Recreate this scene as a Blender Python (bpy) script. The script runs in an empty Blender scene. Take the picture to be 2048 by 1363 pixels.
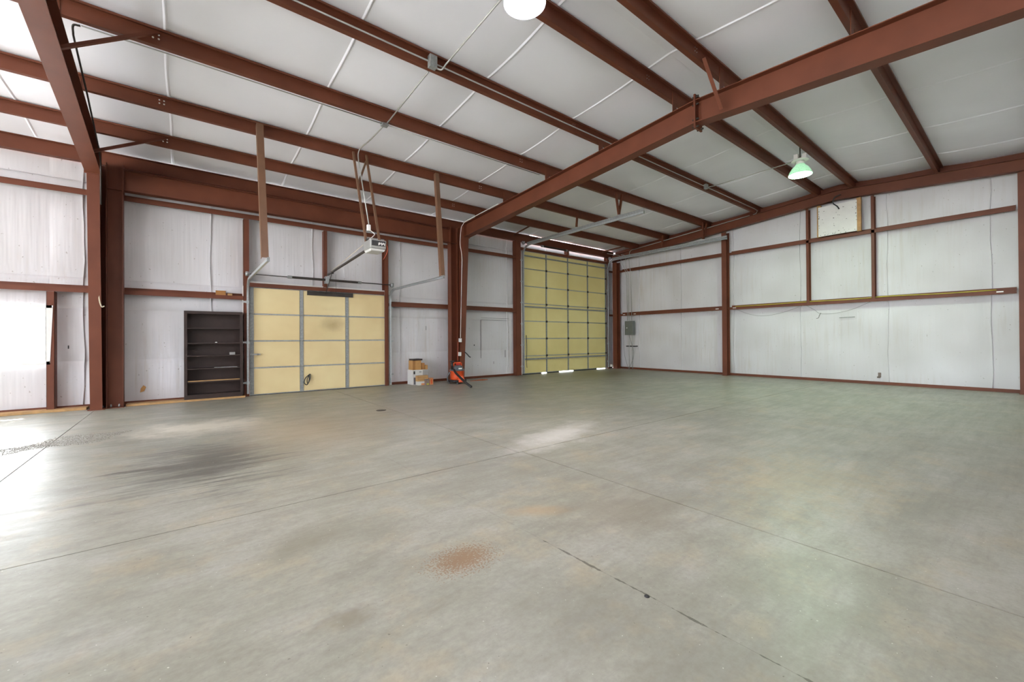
import bpy, bmesh, math, random
from mathutils import Vector, Matrix
random.seed(11)
SC = bpy.context.scene
COL = SC.collection
PI = math.pi

# ------------------------------------------------------------------ camera, sky, exposure
F_PX, YAW, PITCH, ROLL, CAM_H, SHIFT = 824.5, 0.6684, 0.0047, -0.0065, 1.226, -7.88
_f = Vector((math.sin(YAW)*math.cos(PITCH), math.cos(YAW)*math.cos(PITCH), math.sin(PITCH)))
_r = Vector((math.cos(YAW), -math.sin(YAW), 0.0)); _u = _r.cross(_f)
_c, _s = math.cos(ROLL), math.sin(ROLL)
_rr, _uu = _c*_r + _s*_u, -_s*_r + _c*_u
cam = bpy.data.cameras.new('camera'); cam_o = bpy.data.objects.new('camera', cam); COL.objects.link(cam_o)
cam_o.matrix_world = Matrix(((_rr.x, _uu.x, -_f.x, 0), (_rr.y, _uu.y, -_f.y, 0), (_rr.z, _uu.z, -_f.z, CAM_H), (0, 0, 0, 1)))
cam.sensor_width = 36.0; cam.lens = F_PX/2048*36.0; cam.shift_y = SHIFT/2048; cam.clip_start = 0.05; cam.clip_end = 400
SC.camera = cam_o

SKY = 9.0
world = bpy.data.worlds.new('sky'); SC.world = world; world.use_nodes = True
bg = world.node_tree.nodes['Background']; bg.inputs[0].default_value = (0.88, 0.93, 1.0, 1); bg.inputs[1].default_value = SKY
SC.view_settings.view_transform = 'Standard'; SC.view_settings.look = 'None'
SC.view_settings.exposure = 0.72; SC.view_settings.gamma = 1.0; SC.view_settings.use_curve_mapping = False
SC.cycles.max_bounces = 8; SC.cycles.diffuse_bounces = 6; SC.cycles.glossy_bounces = 3
SC.cycles.sample_clamp_indirect = 8.0; SC.cycles.caustics_reflective = False

sun = bpy.data.lights.new('sun', 'SUN'); sun.energy = 42.0; sun.angle = 0.02; sun.color = (0.97, 0.97, 1.0)
sun_o = bpy.data.objects.new('sun', sun); COL.objects.link(sun_o)
sun_o.rotation_euler = Vector((-0.10, -0.72, -0.69)).to_track_quat('-Z', 'Y').to_euler()   # low over the back wall, into the open left bay door
LAMP1_W, LAMP2_W = 240.0, 230.0     # emission strength of the lamp lenses

# ------------------------------------------------------------------ main dimensions (metres)
YW, XE = 10.946, 14.0            # inner faces of back wall and right end wall
YF, XL = -4.43, -9.0             # wall behind the camera, far left end wall
YR = 3.26                        # ridge
SLOPE = 0.074
F1, F2 = -1.27, 6.34             # main frame lines
GI, GE = YW-0.2, 13.8            # inner faces of the girts
def zb(Y):                       # underside of the purlins
    return 5.16 - SLOPE*abs(Y-YR)
def zr(Y): return zb(Y) + 0.21

# ------------------------------------------------------------------ materials
def lin(r, g, b):
    f = lambda c: ((c/255+0.055)/1.055)**2.4 if c > 10 else c/255/12.92
    return (f(r), f(g), f(b), 1)
def new_mat(name):
    m = bpy.data.materials.new(name); m.use_nodes = True
    nt = m.node_tree; return m, nt, nt.nodes['Principled BSDF']
def N(nt, t, **kw):
    n = nt.nodes.new(t)
    for k, v in kw.items(): setattr(n, k, v)
    return n
def pos(nt, scale=(1, 1, 1)):
    g = N(nt, 'ShaderNodeNewGeometry'); m = N(nt, 'ShaderNodeMapping'); m.inputs['Scale'].default_value = scale
    nt.links.new(g.outputs['Position'], m.inputs['Vector']); return m.outputs['Vector']
def noise(nt, vec, scale, detail=4, rough=0.55):
    n = N(nt, 'ShaderNodeTexNoise'); n.inputs['Scale'].default_value = scale; n.inputs['Detail'].default_value = detail
    n.inputs['Roughness'].default_value = rough; nt.links.new(vec, n.inputs['Vector']); return n.outputs['Fac']
def ramp(nt, fac, stops):
    r = N(nt, 'ShaderNodeValToRGB'); e = r.color_ramp.elements
    while len(e) < len(stops): e.new(0.5)
    for el, (p, c) in zip(e, stops): el.position = p; el.color = c if len(c) == 4 else (*c, 1)
    nt.links.new(fac, r.inputs['Fac']); return r.outputs['Color']
def mix(nt, fac, a, b, mode='MIX'):
    m = N(nt, 'ShaderNodeMix', data_type='RGBA', blend_type=mode)
    for s, v in ((m.inputs[0], fac), (m.inputs[6], a), (m.inputs[7], b)):
        if isinstance(v, bpy.types.NodeSocket): nt.links.new(v, s)
        else: s.default_value = v
    return m.outputs[2]
def math_n(nt, op, a, b=None, clamp=False):
    m = N(nt, 'ShaderNodeMath', operation=op, use_clamp=clamp)
    for s, v in ((m.inputs[0], a), (m.inputs[1], b)):
        if v is None: continue
        if isinstance(v, bpy.types.NodeSocket): nt.links.new(v, s)
        else: s.default_value = v
    return m.outputs[0]
def bump(nt, bsdf, h, strength=0.3, dist=0.01):
    b = N(nt, 'ShaderNodeBump'); b.inputs['Strength'].default_value = strength; b.inputs['Distance'].default_value = dist
    nt.links.new(h, b.inputs['Height']); nt.links.new(b.outputs['Normal'], bsdf.inputs['Normal'])

def plain(name, c, rough=0.5, metal=0.0, var=0.12, scale=6.0, bumpy=0.0, spec=0.5):
    m, nt, b = new_mat(name)
    v = noise(nt, pos(nt), scale, 2)
    lo = tuple(x*(1-var) for x in c[:3]); hi = tuple(min(1, x*(1+var)) for x in c[:3])
    nt.links.new(ramp(nt, v, [(0.3, lo), (0.7, hi)]), b.inputs['Base Color'])
    b.inputs['Roughness'].default_value = rough; b.inputs['Metallic'].default_value = metal
    b.inputs['Specular IOR Level'].default_value = spec
    if bumpy: bump(nt, b, noise(nt, pos(nt), scale*8, 3), bumpy, 0.003)
    return m

M = {}
M['steel'] = plain('red oxide steel', lin(106, 59, 41), 0.5, var=0.12, scale=2.2, spec=0.3)
M['steel_brown'] = plain('brown steel angle', lin(112, 80, 58), 0.5, var=0.12, scale=3)
M['galv'] = plain('galvanised steel', lin(178, 182, 184), 0.38, 0.55, var=0.14, scale=30)
M['galv_dull'] = plain('dull galvanised steel', lin(150, 153, 152), 0.5, 0.4, var=0.18, scale=24)
M['emt'] = plain('conduit grey', lin(168, 168, 164), 0.4, 0.4, var=0.06)
M['white_paint'] = plain('white paint', lin(226, 224, 220), 0.5, var=0.03)
M['black'] = plain('black plastic', lin(34, 33, 35), 0.45, var=0.1)
M['dark_metal'] = plain('dark metal', lin(62, 56, 52), 0.5, 0.3, var=0.15)
M['orange'] = plain('orange plastic', lin(214, 82, 38), 0.35, var=0.06)
M['red_plastic'] = plain('red plastic', lin(190, 40, 34), 0.35, var=0.06)
M['grey_plastic'] = plain('grey plastic', lin(92, 94, 98), 0.4, var=0.06)
M['panel_grey'] = plain('grey enamel', lin(104, 108, 104), 0.4, 0.1, var=0.06)
M['dark_wood'] = plain('dark stained wood', lin(50, 34, 29), 0.5, var=0.15, scale=9)
M['lumber'] = plain('yellow lumber', lin(178, 140, 92), 0.65, var=0.18, scale=9)
M['kraft'] = plain('brown cardboard', lin(186, 140, 84), 0.75, var=0.08, scale=8)
M['kraft_dark'] = plain('worn cardboard', lin(160, 112, 62), 0.75, var=0.12, scale=8)
M['box_white'] = plain('white printed carton', lin(206, 205, 202), 0.6, var=0.04)
M['box_grey'] = plain('grey carton', lin(148, 146, 144), 0.6, var=0.06)
M['box_mottle'] = plain('mottled print carton', lin(128, 112, 104), 0.6, var=0.35, scale=60)
M['box_orange'] = plain('orange printed carton', lin(204, 138, 92), 0.6, var=0.1)
M['yellow_foam'] = None
M['hose_yellow'] = plain('yellow hose', lin(190, 178, 66), 0.5, var=0.08)
M['cord_orange'] = plain('orange cord', lin(186, 84, 56), 0.5, var=0.05)
M['cord_grey'] = plain('grey cable', lin(120, 118, 114), 0.6, var=0.05)
M['rope'] = plain('pale rope', lin(206, 196, 172), 0.8, var=0.1, scale=40)
M['gravel'] = plain('grey grit', lin(140, 136, 128), 0.9, var=0.3, scale=40)
M['rust_grit'] = plain('rust grit', lin(176, 92, 46), 0.9, var=0.3, scale=40)
M['roof_sheet'] = plain('metal sheeting', lin(190, 190, 188), 0.5, 0.3, var=0.04)
M['apron'] = plain('outdoor concrete', lin(200, 198, 192), 0.9, var=0.06, scale=1)
M['subfloor'] = plain('joint filler', lin(58, 50, 38), 0.9, var=0.1)
M['seal'] = plain('rubber seal', lin(52, 52, 54), 0.7, var=0.1)
M['zinc'] = plain('bright zinc', lin(232, 232, 228), 0.4, 0.1, var=0.03)

def vinyl(name, wall):
    m, nt, b = new_mat(name)
    p = pos(nt)
    big = noise(nt, p, 0.9, 1)
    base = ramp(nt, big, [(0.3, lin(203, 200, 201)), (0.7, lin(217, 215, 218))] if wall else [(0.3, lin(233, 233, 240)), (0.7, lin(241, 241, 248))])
    if wall:
        sv = pos(nt, (9, 9, 0.45)); st = noise(nt, sv, 1.6, 3, 0.65)
        patch = noise(nt, pos(nt, (0.35, 0.35, 0.5)), 1.3, 1)
        k = math_n(nt, 'MULTIPLY', ramp(nt, st, [(0.48, (0, 0, 0)), (0.72, (1, 1, 1))]), ramp(nt, patch, [(0.45, (0, 0, 0)), (0.66, (1, 1, 1))]))
        k = math_n(nt, 'MULTIPLY', k, 0.26)
        base = mix(nt, k, base, lin(176, 160, 138))
        spk = noise(nt, pos(nt, (1, 1, 0.7)), 26, 1)
        k2 = math_n(nt, 'MULTIPLY', ramp(nt, spk, [(0.74, (0, 0, 0)), (0.78, (1, 1, 1))]), 0.5)
        base = mix(nt, k2, base, lin(128, 116, 100))
        h1 = noise(nt, pos(nt, (16, 16, 0.7)), 1.0, 1, 0.5)
        h2 = noise(nt, pos(nt, (5, 5, 1.2)), 0.8, 1)
        h = math_n(nt, 'ADD', h1, math_n(nt, 'MULTIPLY', h2, 1.5))
        bump(nt, b, h, 0.35, 0.02)
    else:
        h2 = noise(nt, pos(nt, (2.5, 1.2, 1)), 0.8, 2)
        bump(nt, b, h2, 0.3, 0.03)
    nt.links.new(base, b.inputs['Base Color'])
    b.inputs['Roughness'].default_value = 0.42; b.inputs['Specular IOR Level'].default_value = 0.35
    return m
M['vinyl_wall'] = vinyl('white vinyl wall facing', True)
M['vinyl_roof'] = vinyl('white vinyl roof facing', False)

def foam(name, smudge=False):
    m, nt, b = new_mat(name)
    v = noise(nt, pos(nt, (0.8, 1, 0.9)), 1.1, 3)
    c = ramp(nt, v, [(0.3, lin(218, 194, 144)), (0.7, lin(232, 214, 164))])
    if smudge:
        g = N(nt, 'ShaderNodeNewGeometry'); d = N(nt, 'ShaderNodeVectorMath', operation='SUBTRACT'); d.inputs[1].default_value = (2.86, 10.8, 1.62)
        nt.links.new(g.outputs['Position'], d.inputs[0])
        s = N(nt, 'ShaderNodeVectorMath', operation='MULTIPLY'); s.inputs[1].default_value = (2.6, 0, 4.4); nt.links.new(d.outputs[0], s.inputs[0])
        L = N(nt, 'ShaderNodeVectorMath', operation='LENGTH'); nt.links.new(s.outputs[0], L.inputs[0])
        nn = noise(nt, pos(nt, (3, 1, 3)), 2.5, 4)
        k = math_n(nt, 'MULTIPLY', math_n(nt, 'SUBTRACT', 1.25, math_n(nt, 'ADD', L.outputs['Value'], math_n(nt, 'MULTIPLY', nn, 0.6)), True), 0.6)
        c = mix(nt, k, c, lin(150, 118, 76))
    sp = noise(nt, pos(nt, (1, 1, 0.3)), 34, 2)
    c = mix(nt, math_n(nt, 'MULTIPLY', ramp(nt, sp, [(0.76, (0, 0, 0)), (0.8, (1, 1, 1))]), 0.3), c, lin(150, 126, 84))
    nt.links.new(c, b.inputs['Base Color']); b.inputs['Roughness'].default_value = 0.6
    return m
M['foam'] = foam('cream foam panel', True)
def foam2():
    m, nt, b = new_mat('yellow foam panel')
    v = noise(nt, pos(nt, (0.7, 1, 0.7)), 1.0, 3)
    nt.links.new(ramp(nt, v, [(0.3, lin(222, 204, 136)), (0.7, lin(232, 218, 154))]), b.inputs['Base Color']); b.inputs['Roughness'].default_value = 0.6
    return m
M['foam_big'] = foam2()

def concrete():
    m, nt, b = new_mat('sealed concrete')
    p = pos(nt)
    big = noise(nt, p, 0.45, 2, 0.6); mid = noise(nt, pos(nt, (0.9, 1.5, 1)), 1.9, 6, 0.76); fine = noise(nt, p, 34, 2, 0.65)
    NS = [noise(nt, p, 2.2, 4, 0.72), noise(nt, p, 7.0, 3, 0.7), noise(nt, p, 85.0, 1, 0.7)]
    mp = N(nt, 'ShaderNodeMapping'); mp.inputs['Rotation'].default_value = (0, 0, 0.22); mp.inputs['Scale'].default_value = (0.55, 5.5, 1)
    nt.links.new(p, mp.inputs['Vector'])
    drag = noise(nt, mp.outputs['Vector'], 2.0, 5, 0.75)
    c = ramp(nt, big, [(0.34, lin(140, 139, 128)), (0.5, lin(151, 150, 137)), (0.66, lin(160, 158, 147))])
    c = mix(nt, math_n(nt, 'MULTIPLY', ramp(nt, mid, [(0.36, (1, 1, 1)), (0.52, (0, 0, 0))]), 0.75), c, lin(132, 129, 116))
    c = mix(nt, math_n(nt, 'MULTIPLY', ramp(nt, mid, [(0.52, (0, 0, 0)), (0.68, (1, 1, 1))]), 0.5), c, lin(177, 175, 168))
    c = mix(nt, math_n(nt, 'MULTIPLY', ramp(nt, NS[0], [(0.52, (0, 0, 0)), (0.7, (1, 1, 1))]), 0.42), c, lin(178, 162, 132))
    c = mix(nt, math_n(nt, 'MULTIPLY', ramp(nt, drag, [(0.52, (0, 0, 0)), (0.70, (1, 1, 1))]), 0.36), c, lin(136, 133, 126))
    c = mix(nt, math_n(nt, 'MULTIPLY', ramp(nt, fine, [(0.4, (0, 0, 0)), (0.75, (1, 1, 1))]), 0.3), c, lin(118, 115, 104))
    def spot(cx, cy, rx, ry, col, amt, nz=0, namp=0.9, soft=0.6, rot=0.0):
        nonlocal c
        g = N(nt, 'ShaderNodeMapping', vector_type='TEXTURE')
        g.inputs['Location'].default_value = (cx, cy, 0); g.inputs['Rotation'].default_value = (0, 0, rot); g.inputs['Scale'].default_value = (rx, ry, 1)
        nt.links.new(p, g.inputs['Vector'])
        L = N(nt, 'ShaderNodeVectorMath', operation='LENGTH'); nt.links.new(g.outputs['Vector'], L.inputs[0])
        d = math_n(nt, 'ADD', L.outputs['Value'], math_n(nt, 'MULTIPLY', math_n(nt, 'SUBTRACT', drag if nz == 3 else NS[nz], 0.5), namp*2))
        k = math_n(nt, 'MULTIPLY', math_n(nt, 'DIVIDE', math_n(nt, 'SUBTRACT', 1.0, d), soft, True), amt)
        c = mix(nt, k, c, col)
    spot(1.21, 1.99, 0.19, 0.135, lin(130, 96, 62), 0.75, 2, 1.7, 0.4)          # rust print
    spot(1.98, 2.2, 0.28, 0.12, lin(168, 144, 108), 0.6, 1, 0.5, 0.7, -0.6)      # tan rub mark
    spot(0.15, 5.2, 0.75, 1.1, lin(80, 76, 70), 0.85, 3, 2.4, 0.8, 0.1)           # tyre smears
    spot(0.25, 5.5, 0.5, 0.9, lin(104, 99, 90), 0.5, 0, 1.6, 0.9, 0.1)
    spot(0.2, 7.35, 0.95, 0.7, lin(214, 206, 190), 0.75, 0, 1.0, 0.7)             # white sheen reflected on the floor, painted into the colour
    spot(1.3, 6.2, 1.0, 1.7, lin(158, 138, 112), 0.55, 0, 0.9, 0.9)
    spot(3.0, 6.8, 2.2, 1.6, lin(140, 128, 110), 0.5, 3, 1.2, 0.9)
    spot(3.75, 3.78, 1.3, 0.35, lin(214, 210, 204), 0.7, 0, 0.9, 0.8, 0.3)
    spot(0.53, 2.75, 0.4, 0.2, lin(122, 117, 102), 0.6, 0, 0.9, 0.8, 0.5)
    spot(0.55, 1.88, 0.14, 0.11, lin(118, 110, 94), 0.65, 1, 0.7, 0.8)
    spot(2.45, 1.85, 0.6, 0.45, lin(128, 120, 104), 0.6, 0, 1.2, 0.8)
    spot(4.05, 0.52, 0.8, 0.25, lin(126, 124, 112), 0.6, 0, 1.1, 0.8)
    spot(4.2, 1.3, 1.2, 0.7, lin(170, 148, 110), 0.32, 1, 1.8, 0.9)
    spot(11.5, 9.2, 2.6, 1.5, lin(116, 108, 72), 0.75, 3, 1.4, 0.8)
    # broken hairline crack along X = 1.7, faint further back
    sx = N(nt, 'ShaderNodeSeparateXYZ'); nt.links.new(p, sx.inputs[0])
    off = math_n(nt, 'ADD', math_n(nt, 'MULTIPLY', sx.outputs['Y'], 0.028), math_n(nt, 'MULTIPLY', NS[0], 0.02))
    dx = math_n(nt, 'ABSOLUTE', math_n(nt, 'SUBTRACT', math_n(nt, 'ADD', sx.outputs['X'], off), 1.765))
    wid = math_n(nt, 'MULTIPLY', ramp(nt, NS[1], [(0.44, (0.06, 0.06, 0.06)), (0.62, (1, 1, 1))]), 0.010)
    near = math_n(nt, 'LESS_THAN', sx.outputs['Y'], 1.86)
    k = math_n(nt, 'MULTIPLY', math_n(nt, 'LESS_THAN', dx, wid), math_n(nt, 'ADD', math_n(nt, 'MULTIPLY', near, 0.62), 0.13))
    k = math_n(nt, 'MULTIPLY', k, math_n(nt, 'LESS_THAN', sx.outputs['Y'], 4.6))
    c = mix(nt, k, c, lin(64, 60, 50))
    pits = noise(nt, p, 60, 1)
    c = mix(nt, math_n(nt, 'MULTIPLY', ramp(nt, pits, [(0.755, (0, 0, 0)), (0.775, (1, 1, 1))]), 0.6), c, lin(84, 78, 66))
    c = mix(nt, math_n(nt, 'MULTIPLY', ramp(nt, pits, [(0.215, (1, 1, 1)), (0.235, (0, 0, 0))]), 0.6), c, lin(222, 220, 214))
    nt.links.new(c, b.inputs['Base Color'])
    nt.links.new(ramp(nt, drag, [(0.3, (0.34, 0.34, 0.34)), (0.7, (0.48, 0.48, 0.48))]), b.inputs['Roughness'])
    b.inputs['Specular IOR Level'].default_value = 0.5
    return m
M['concrete'] = concrete()

def emit(name, col, strength):
    m = bpy.data.materials.new(name); m.use_nodes = True; nt = m.node_tree; nt.nodes.clear()
    e = N(nt, 'ShaderNodeEmission'); e.inputs[0].default_value = (*col, 1); e.inputs[1].default_value = strength
    o = N(nt, 'ShaderNodeOutputMaterial'); nt.links.new(e.outputs[0], o.inputs[0]); return m
def translucent(name, col, k):
    m = bpy.data.materials.new(name); m.use_nodes = True; nt = m.node_tree; nt.nodes.clear()
    t = N(nt, 'ShaderNodeBsdfTranslucent'); t.inputs[0].default_value = (*col, 1)
    d = N(nt, 'ShaderNodeBsdfPrincipled'); d.inputs['Base Color'].default_value = (*col, 1); d.inputs['Roughness'].default_value = 0.35
    x = N(nt, 'ShaderNodeMixShader'); x.inputs[0].default_value = k
    nt.links.new(d.outputs[0], x.inputs[1]); nt.links.new(t.outputs[0], x.inputs[2])
    o = N(nt, 'ShaderNodeOutputMaterial'); nt.links.new(x.outputs[0], o.inputs[0]); return m
M['film'] = translucent('frosted window film', (0.93, 0.95, 0.95), 0.85)
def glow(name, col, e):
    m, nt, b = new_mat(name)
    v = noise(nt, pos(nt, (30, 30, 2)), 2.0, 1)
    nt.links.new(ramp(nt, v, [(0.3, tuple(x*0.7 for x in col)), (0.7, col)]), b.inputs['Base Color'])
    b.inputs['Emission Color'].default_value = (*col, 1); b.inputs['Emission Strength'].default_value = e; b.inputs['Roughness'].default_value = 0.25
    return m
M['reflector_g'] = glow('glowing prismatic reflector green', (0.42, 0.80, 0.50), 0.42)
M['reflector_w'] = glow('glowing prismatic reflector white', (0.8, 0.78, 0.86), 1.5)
M['lens1'] = emit('lamp lens white', (1.0, 0.93, 1.0), LAMP1_W)
M['lens2'] = emit('lamp lens green white', (0.75, 1.0, 0.75), LAMP2_W)

# ------------------------------------------------------------------ mesh building
class MB:
    def __init__(s): s.v = []; s.f = []; s.smooth = []
    def add(s, vs, fs, smooth=False):
        o = len(s.v); s.v += [Vector(v) for v in vs]
        for f in fs: s.f.append([i+o for i in f]); s.smooth.append(smooth)
        return s
    def box(s, x0, x1, y0, y1, z0, z1):
        if x0 > x1: x0, x1 = x1, x0
        if y0 > y1: y0, y1 = y1, y0
        if z0 > z1: z0, z1 = z1, z0
        return s.add([(x0,y0,z0),(x1,y0,z0),(x1,y1,z0),(x0,y1,z0),(x0,y0,z1),(x1,y0,z1),(x1,y1,z1),(x0,y1,z1)],
                     [(0,3,2,1),(4,5,6,7),(0,1,5,4),(1,2,6,5),(2,3,7,6),(3,0,4,7)])
    def hexa(s, b, t):   # bottom 4 and top 4 points, counter-clockwise from above
        return s.add(list(b)+list(t), [(0,3,2,1),(4,5,6,7),(0,1,5,4),(1,2,6,5),(2,3,7,6),(3,0,4,7)])
    def bar(s, a, b, w, h, up=(0,0,1), ow=0.0, oh=0.0):   # rectangular bar a->b; w across, h along up
        a, b = Vector(a), Vector(b); d = (b-a).normalized(); up = Vector(up)
        sd = d.cross(up).normalized(); up = sd.cross(d).normalized()
        a = a+sd*ow+up*oh; b = b+sd*ow+up*oh
        q = lambda p: [p-sd*w/2-up*h/2, p+sd*w/2-up*h/2, p+sd*w/2+up*h/2, p-sd*w/2+up*h/2]
        return s.add(q(a)+q(b), [(0,1,2,3),(7,6,5,4),(0,4,5,1),(1,5,6,2),(2,6,7,3),(3,7,4,0)])
    def tube(s, pts, r, n=8, cap=True):
        pts = [Vector(p) for p in pts]; rings = []; prev = None
        for i, p in enumerate(pts):
            d = (pts[min(i+1, len(pts)-1)]-pts[max(i-1, 0)]).normalized()
            if prev is None:
                u = d.orthogonal().normalized()
            else:
                u = (prev - d*prev.dot(d))
                u = u.normalized() if u.length > 1e-6 else d.orthogonal().normalized()
            prev = u; w = d.cross(u)
            rr = r[i] if isinstance(r, (list, tuple)) else r
            rings.append([p+(u*math.cos(2*PI*k/n)+w*math.sin(2*PI*k/n))*rr for k in range(n)])
        vs = [v for R in rings for v in R]; fs = []
        for i in range(len(rings)-1):
            for k in range(n): fs.append((i*n+k, i*n+(k+1) % n, (i+1)*n+(k+1) % n, (i+1)*n+k))
        if cap: fs += [tuple(range(n-1, -1, -1)), tuple((len(rings)-1)*n+k for k in range(n))]
        return s.add(vs, fs, True)
    def sweep(s, pts, prof, side):    # profile points (a,b): a along side, b along normal
        pts = [Vector(p) for p in pts]; side = Vector(side).normalized(); n = len(prof); vs = []
        for i, p in enumerate(pts):
            d = (pts[min(i+1, len(pts)-1)]-pts[max(i-1, 0)]).normalized(); nm = side.cross(d).normalized()
            vs += [p+side*a+nm*b for a, b in prof]
        fs = []
        for i in range(len(pts)-1):
            for k in range(n): fs.append((i*n+k, i*n+(k+1) % n, (i+1)*n+(k+1) % n, (i+1)*n+k))
        fs += [tuple(range(n-1, -1, -1)), tuple((len(pts)-1)*n+k for k in range(n))]
        return s.add(vs, fs)
    def lathe(s, prof, c, n=24, axis='Z', cap=True):   # prof: (r, h)
        c = Vector(c); vs = []
        for r, h in prof:
            for k in range(n):
                a = 2*PI*k/n; x, y = r*math.cos(a), r*math.sin(a)
                vs.append(c+(Vector((x, y, h)) if axis == 'Z' else Vector((h, x, y)) if axis == 'X' else Vector((y, h, x))))
        fs = []
        for i in range(len(prof)-1):
            for k in range(n): fs.append((i*n+k, i*n+(k+1) % n, (i+1)*n+(k+1) % n, (i+1)*n+k))
        if cap: fs += [tuple(range(n-1, -1, -1)), tuple((len(prof)-1)*n+k for k in range(n))]
        return s.add(vs, fs, True)
    def grid(s, fn, nu, nv):
        vs = [fn(i/nu, j/nv) for j in range(nv+1) for i in range(nu+1)]
        fs = [(j*(nu+1)+i, j*(nu+1)+i+1, (j+1)*(nu+1)+i+1, (j+1)*(nu+1)+i) for j in range(nv) for i in range(nu)]
        return s.add(vs, fs, True)
    def build(s, name, mat, parent=None, bevel=0.0):
        if parent is not None:
            org = WLOC[parent]
        else:
            xs = [v.x for v in s.v]; ys = [v.y for v in s.v]; zs = [v.z for v in s.v]
            org = Vector(((min(xs)+max(xs))/2, (min(ys)+max(ys))/2, min(zs)))
        me = bpy.data.meshes.new(name)
        me.from_pydata([v-org for v in s.v], [], s.f)
        me.polygons.foreach_set('use_smooth', s.smooth); me.update()
        me.materials.append(M[mat] if isinstance(mat, str) else mat)
        o = bpy.data.objects.new(name, me); COL.objects.link(o)
        if parent is not None: o.parent = parent
        else: o.location = org
        WLOC[o] = org
        if bevel:
            b = o.modifiers.new('edge', 'BEVEL'); b.width = bevel; b.segments = 2; b.limit_method = 'ANGLE'
        return o
WLOC = {}
def tag(o, label, cat, group=None, kind=None):
    o['label'] = label; o['category'] = cat
    if group: o['group'] = group
    if kind: o['kind'] = kind
    return o
def thing(name, label, cat, loc, group=None, kind=None):
    o = bpy.data.objects.new(name, None); COL.objects.link(o); o.location = loc; o.empty_display_size = 0.1
    WLOC[o] = Vector(loc); return tag(o, label, cat, group, kind)
def stuff(o): o['kind'] = 'stuff'; return o
def arc(c, a, b, n=8):   # quarter-ellipse points from c+a to c+b
    c, a, b = Vector(c), Vector(a), Vector(b)
    return [c+a*math.cos(PI/2*i/n)+b*math.sin(PI/2*i/n) for i in range(n+1)]
def spline(pts, n=6):    # Catmull-Rom through points
    P = [Vector(p) for p in pts]; P = [2*P[0]-P[1]]+P+[2*P[-1]-P[-2]]; out = []
    for i in range(1, len(P)-2):
        for k in range(n):
            t = k/n; a, b, c, d = P[i-1:i+3]
            out.append(0.5*((2*b)+(c-a)*t+(2*a-5*b+4*c-d)*t*t+(3*b-a-3*c+d)*t**3))
    return out+[P[-2]]

# ------------------------------------------------------------------ outdoors
o = MB().box(-60, 70, -60, 70, -0.2, -0.035).build('ground', 'apron'); tag(o, 'pale concrete ground outside the building', 'ground', kind='structure')

# ------------------------------------------------------------------ floor: slabs with open joints
fl = MB().box(XL, XE+0.06, YF, YW+0.02, -0.2, -0.012).build('floor', 'subfloor'); tag(fl, 'smooth sealed grey concrete floor with saw-cut joints and stains', 'floor', kind='structure')
def slabs(y0, y1, xs):
    for a, b in zip(xs[:-1], xs[1:]):
        g = 0.0045
        MB().box(a+g, b-g, y0+g, y1-g, -0.011, 0.0).build('slab', 'concrete', fl)
slabs(YF, 3.46, [XL, -5.4, -1.28, 2.86, 7.0, 11.15, XE+0.04])
slabs(3.46, YW, [XL, -5.4, -1.29, 2.82, XE+0.04])

# ------------------------------------------------------------------ walls
def wall(name, label, axis, plane, a0, a1, breaks, zs, openings, top, inward, seams=True, detail=True):
    """axis 'X': wall runs along X at Y=plane; inward = +-1 direction of the room; top(a) = height"""
    def P(a, d, z): return (a, plane+d*inward, z) if axis == 'X' else (plane+d*inward, a, z)
    br = sorted(set([a0, a1]+[b for b in breaks if a0 < b < a1]+[e for op in openings for e in op[:2] if a0 < e < a1]))
    zl = sorted(set(zs+[e for op in openings for e in op[2:] if e > 0]))
    mb = MB(); cells = []
    for x0, x1 in zip(br[:-1], br[1:]):
        z = 0.0
        for z1 in zl+[None]:
            t0, t1 = (top(x0), top(x1)) if z1 is None else (z1, z1)
            xm, zm = (x0+x1)/2, (z+min(t0, t1))/2
            if not any(op[0] <= xm <= op[1] and op[2] <= zm <= op[3] for op in openings):
                cells.append((x0, x1, z, t0, t1))
                q = lambda d: [P(x0, d, z), P(x1, d, z), P(x1, d, t1), P(x0, d, t0)]
                mb.add(q(-0.03)+q(-0.05), [(0,1,2,3),(7,6,5,4),(0,4,5,1),(1,5,6,2),(2,6,7,3),(3,7,4,0)])
            if z1 is not None: z = z1
    w = mb.build(name, 'roof_sheet'); tag(w, label, 'wall', kind='structure')
    for x0, x1, z0, t0, t1 in cells:
        nu, nv = (6, 8) if detail else (1, 1)
        pf = 0.035 if detail else 0.0
        def fn(u, v):
            a = x0+(x1-x0)*u; z = z0+((t0+(t1-t0)*u)-z0)*v
            pu = min(1, math.sin(PI*u)**0.5*1.0) if 0 < u < 1 else 0; pv = math.sin(PI*v)**0.5 if 0 < v < 1 else 0
            return P(a, -0.028+pf*(0.55+0.45*pu)*pv if detail else 0.0, z)
        MB().grid(fn, nu, nv).build('insulation_panel', 'vinyl_wall', w)
    if seams:
        for b in [q for q in breaks if q != YR]:
            for z0, z1 in seams_free(b, zl, openings, top(b)):
                mb = MB(); n = 14; pts = []
                for i in range(n+1):
                    z = z0+(z1-z0)*i/n
                    wob = 0.012*math.sin(z*3.1+b*5)+0.006*math.sin(z*8+b)
                    pts.append((b+wob, z))
                for (a, z), (a2, z2) in zip(pts[:-1], pts[1:]):
                    mb.hexa([P(a-0.011, -0.03, z), P(a+0.011, -0.03, z), P(a+0.004, 0.016, z), P(a-0.004, 0.016, z)],
                            [P(a2-0.011, -0.03, z2), P(a2+0.011, -0.03, z2), P(a2+0.004, 0.016, z2), P(a2-0.004, 0.016, z2)])
                mb.build('seam_fold', 'vinyl_wall', w)
    return w
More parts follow.
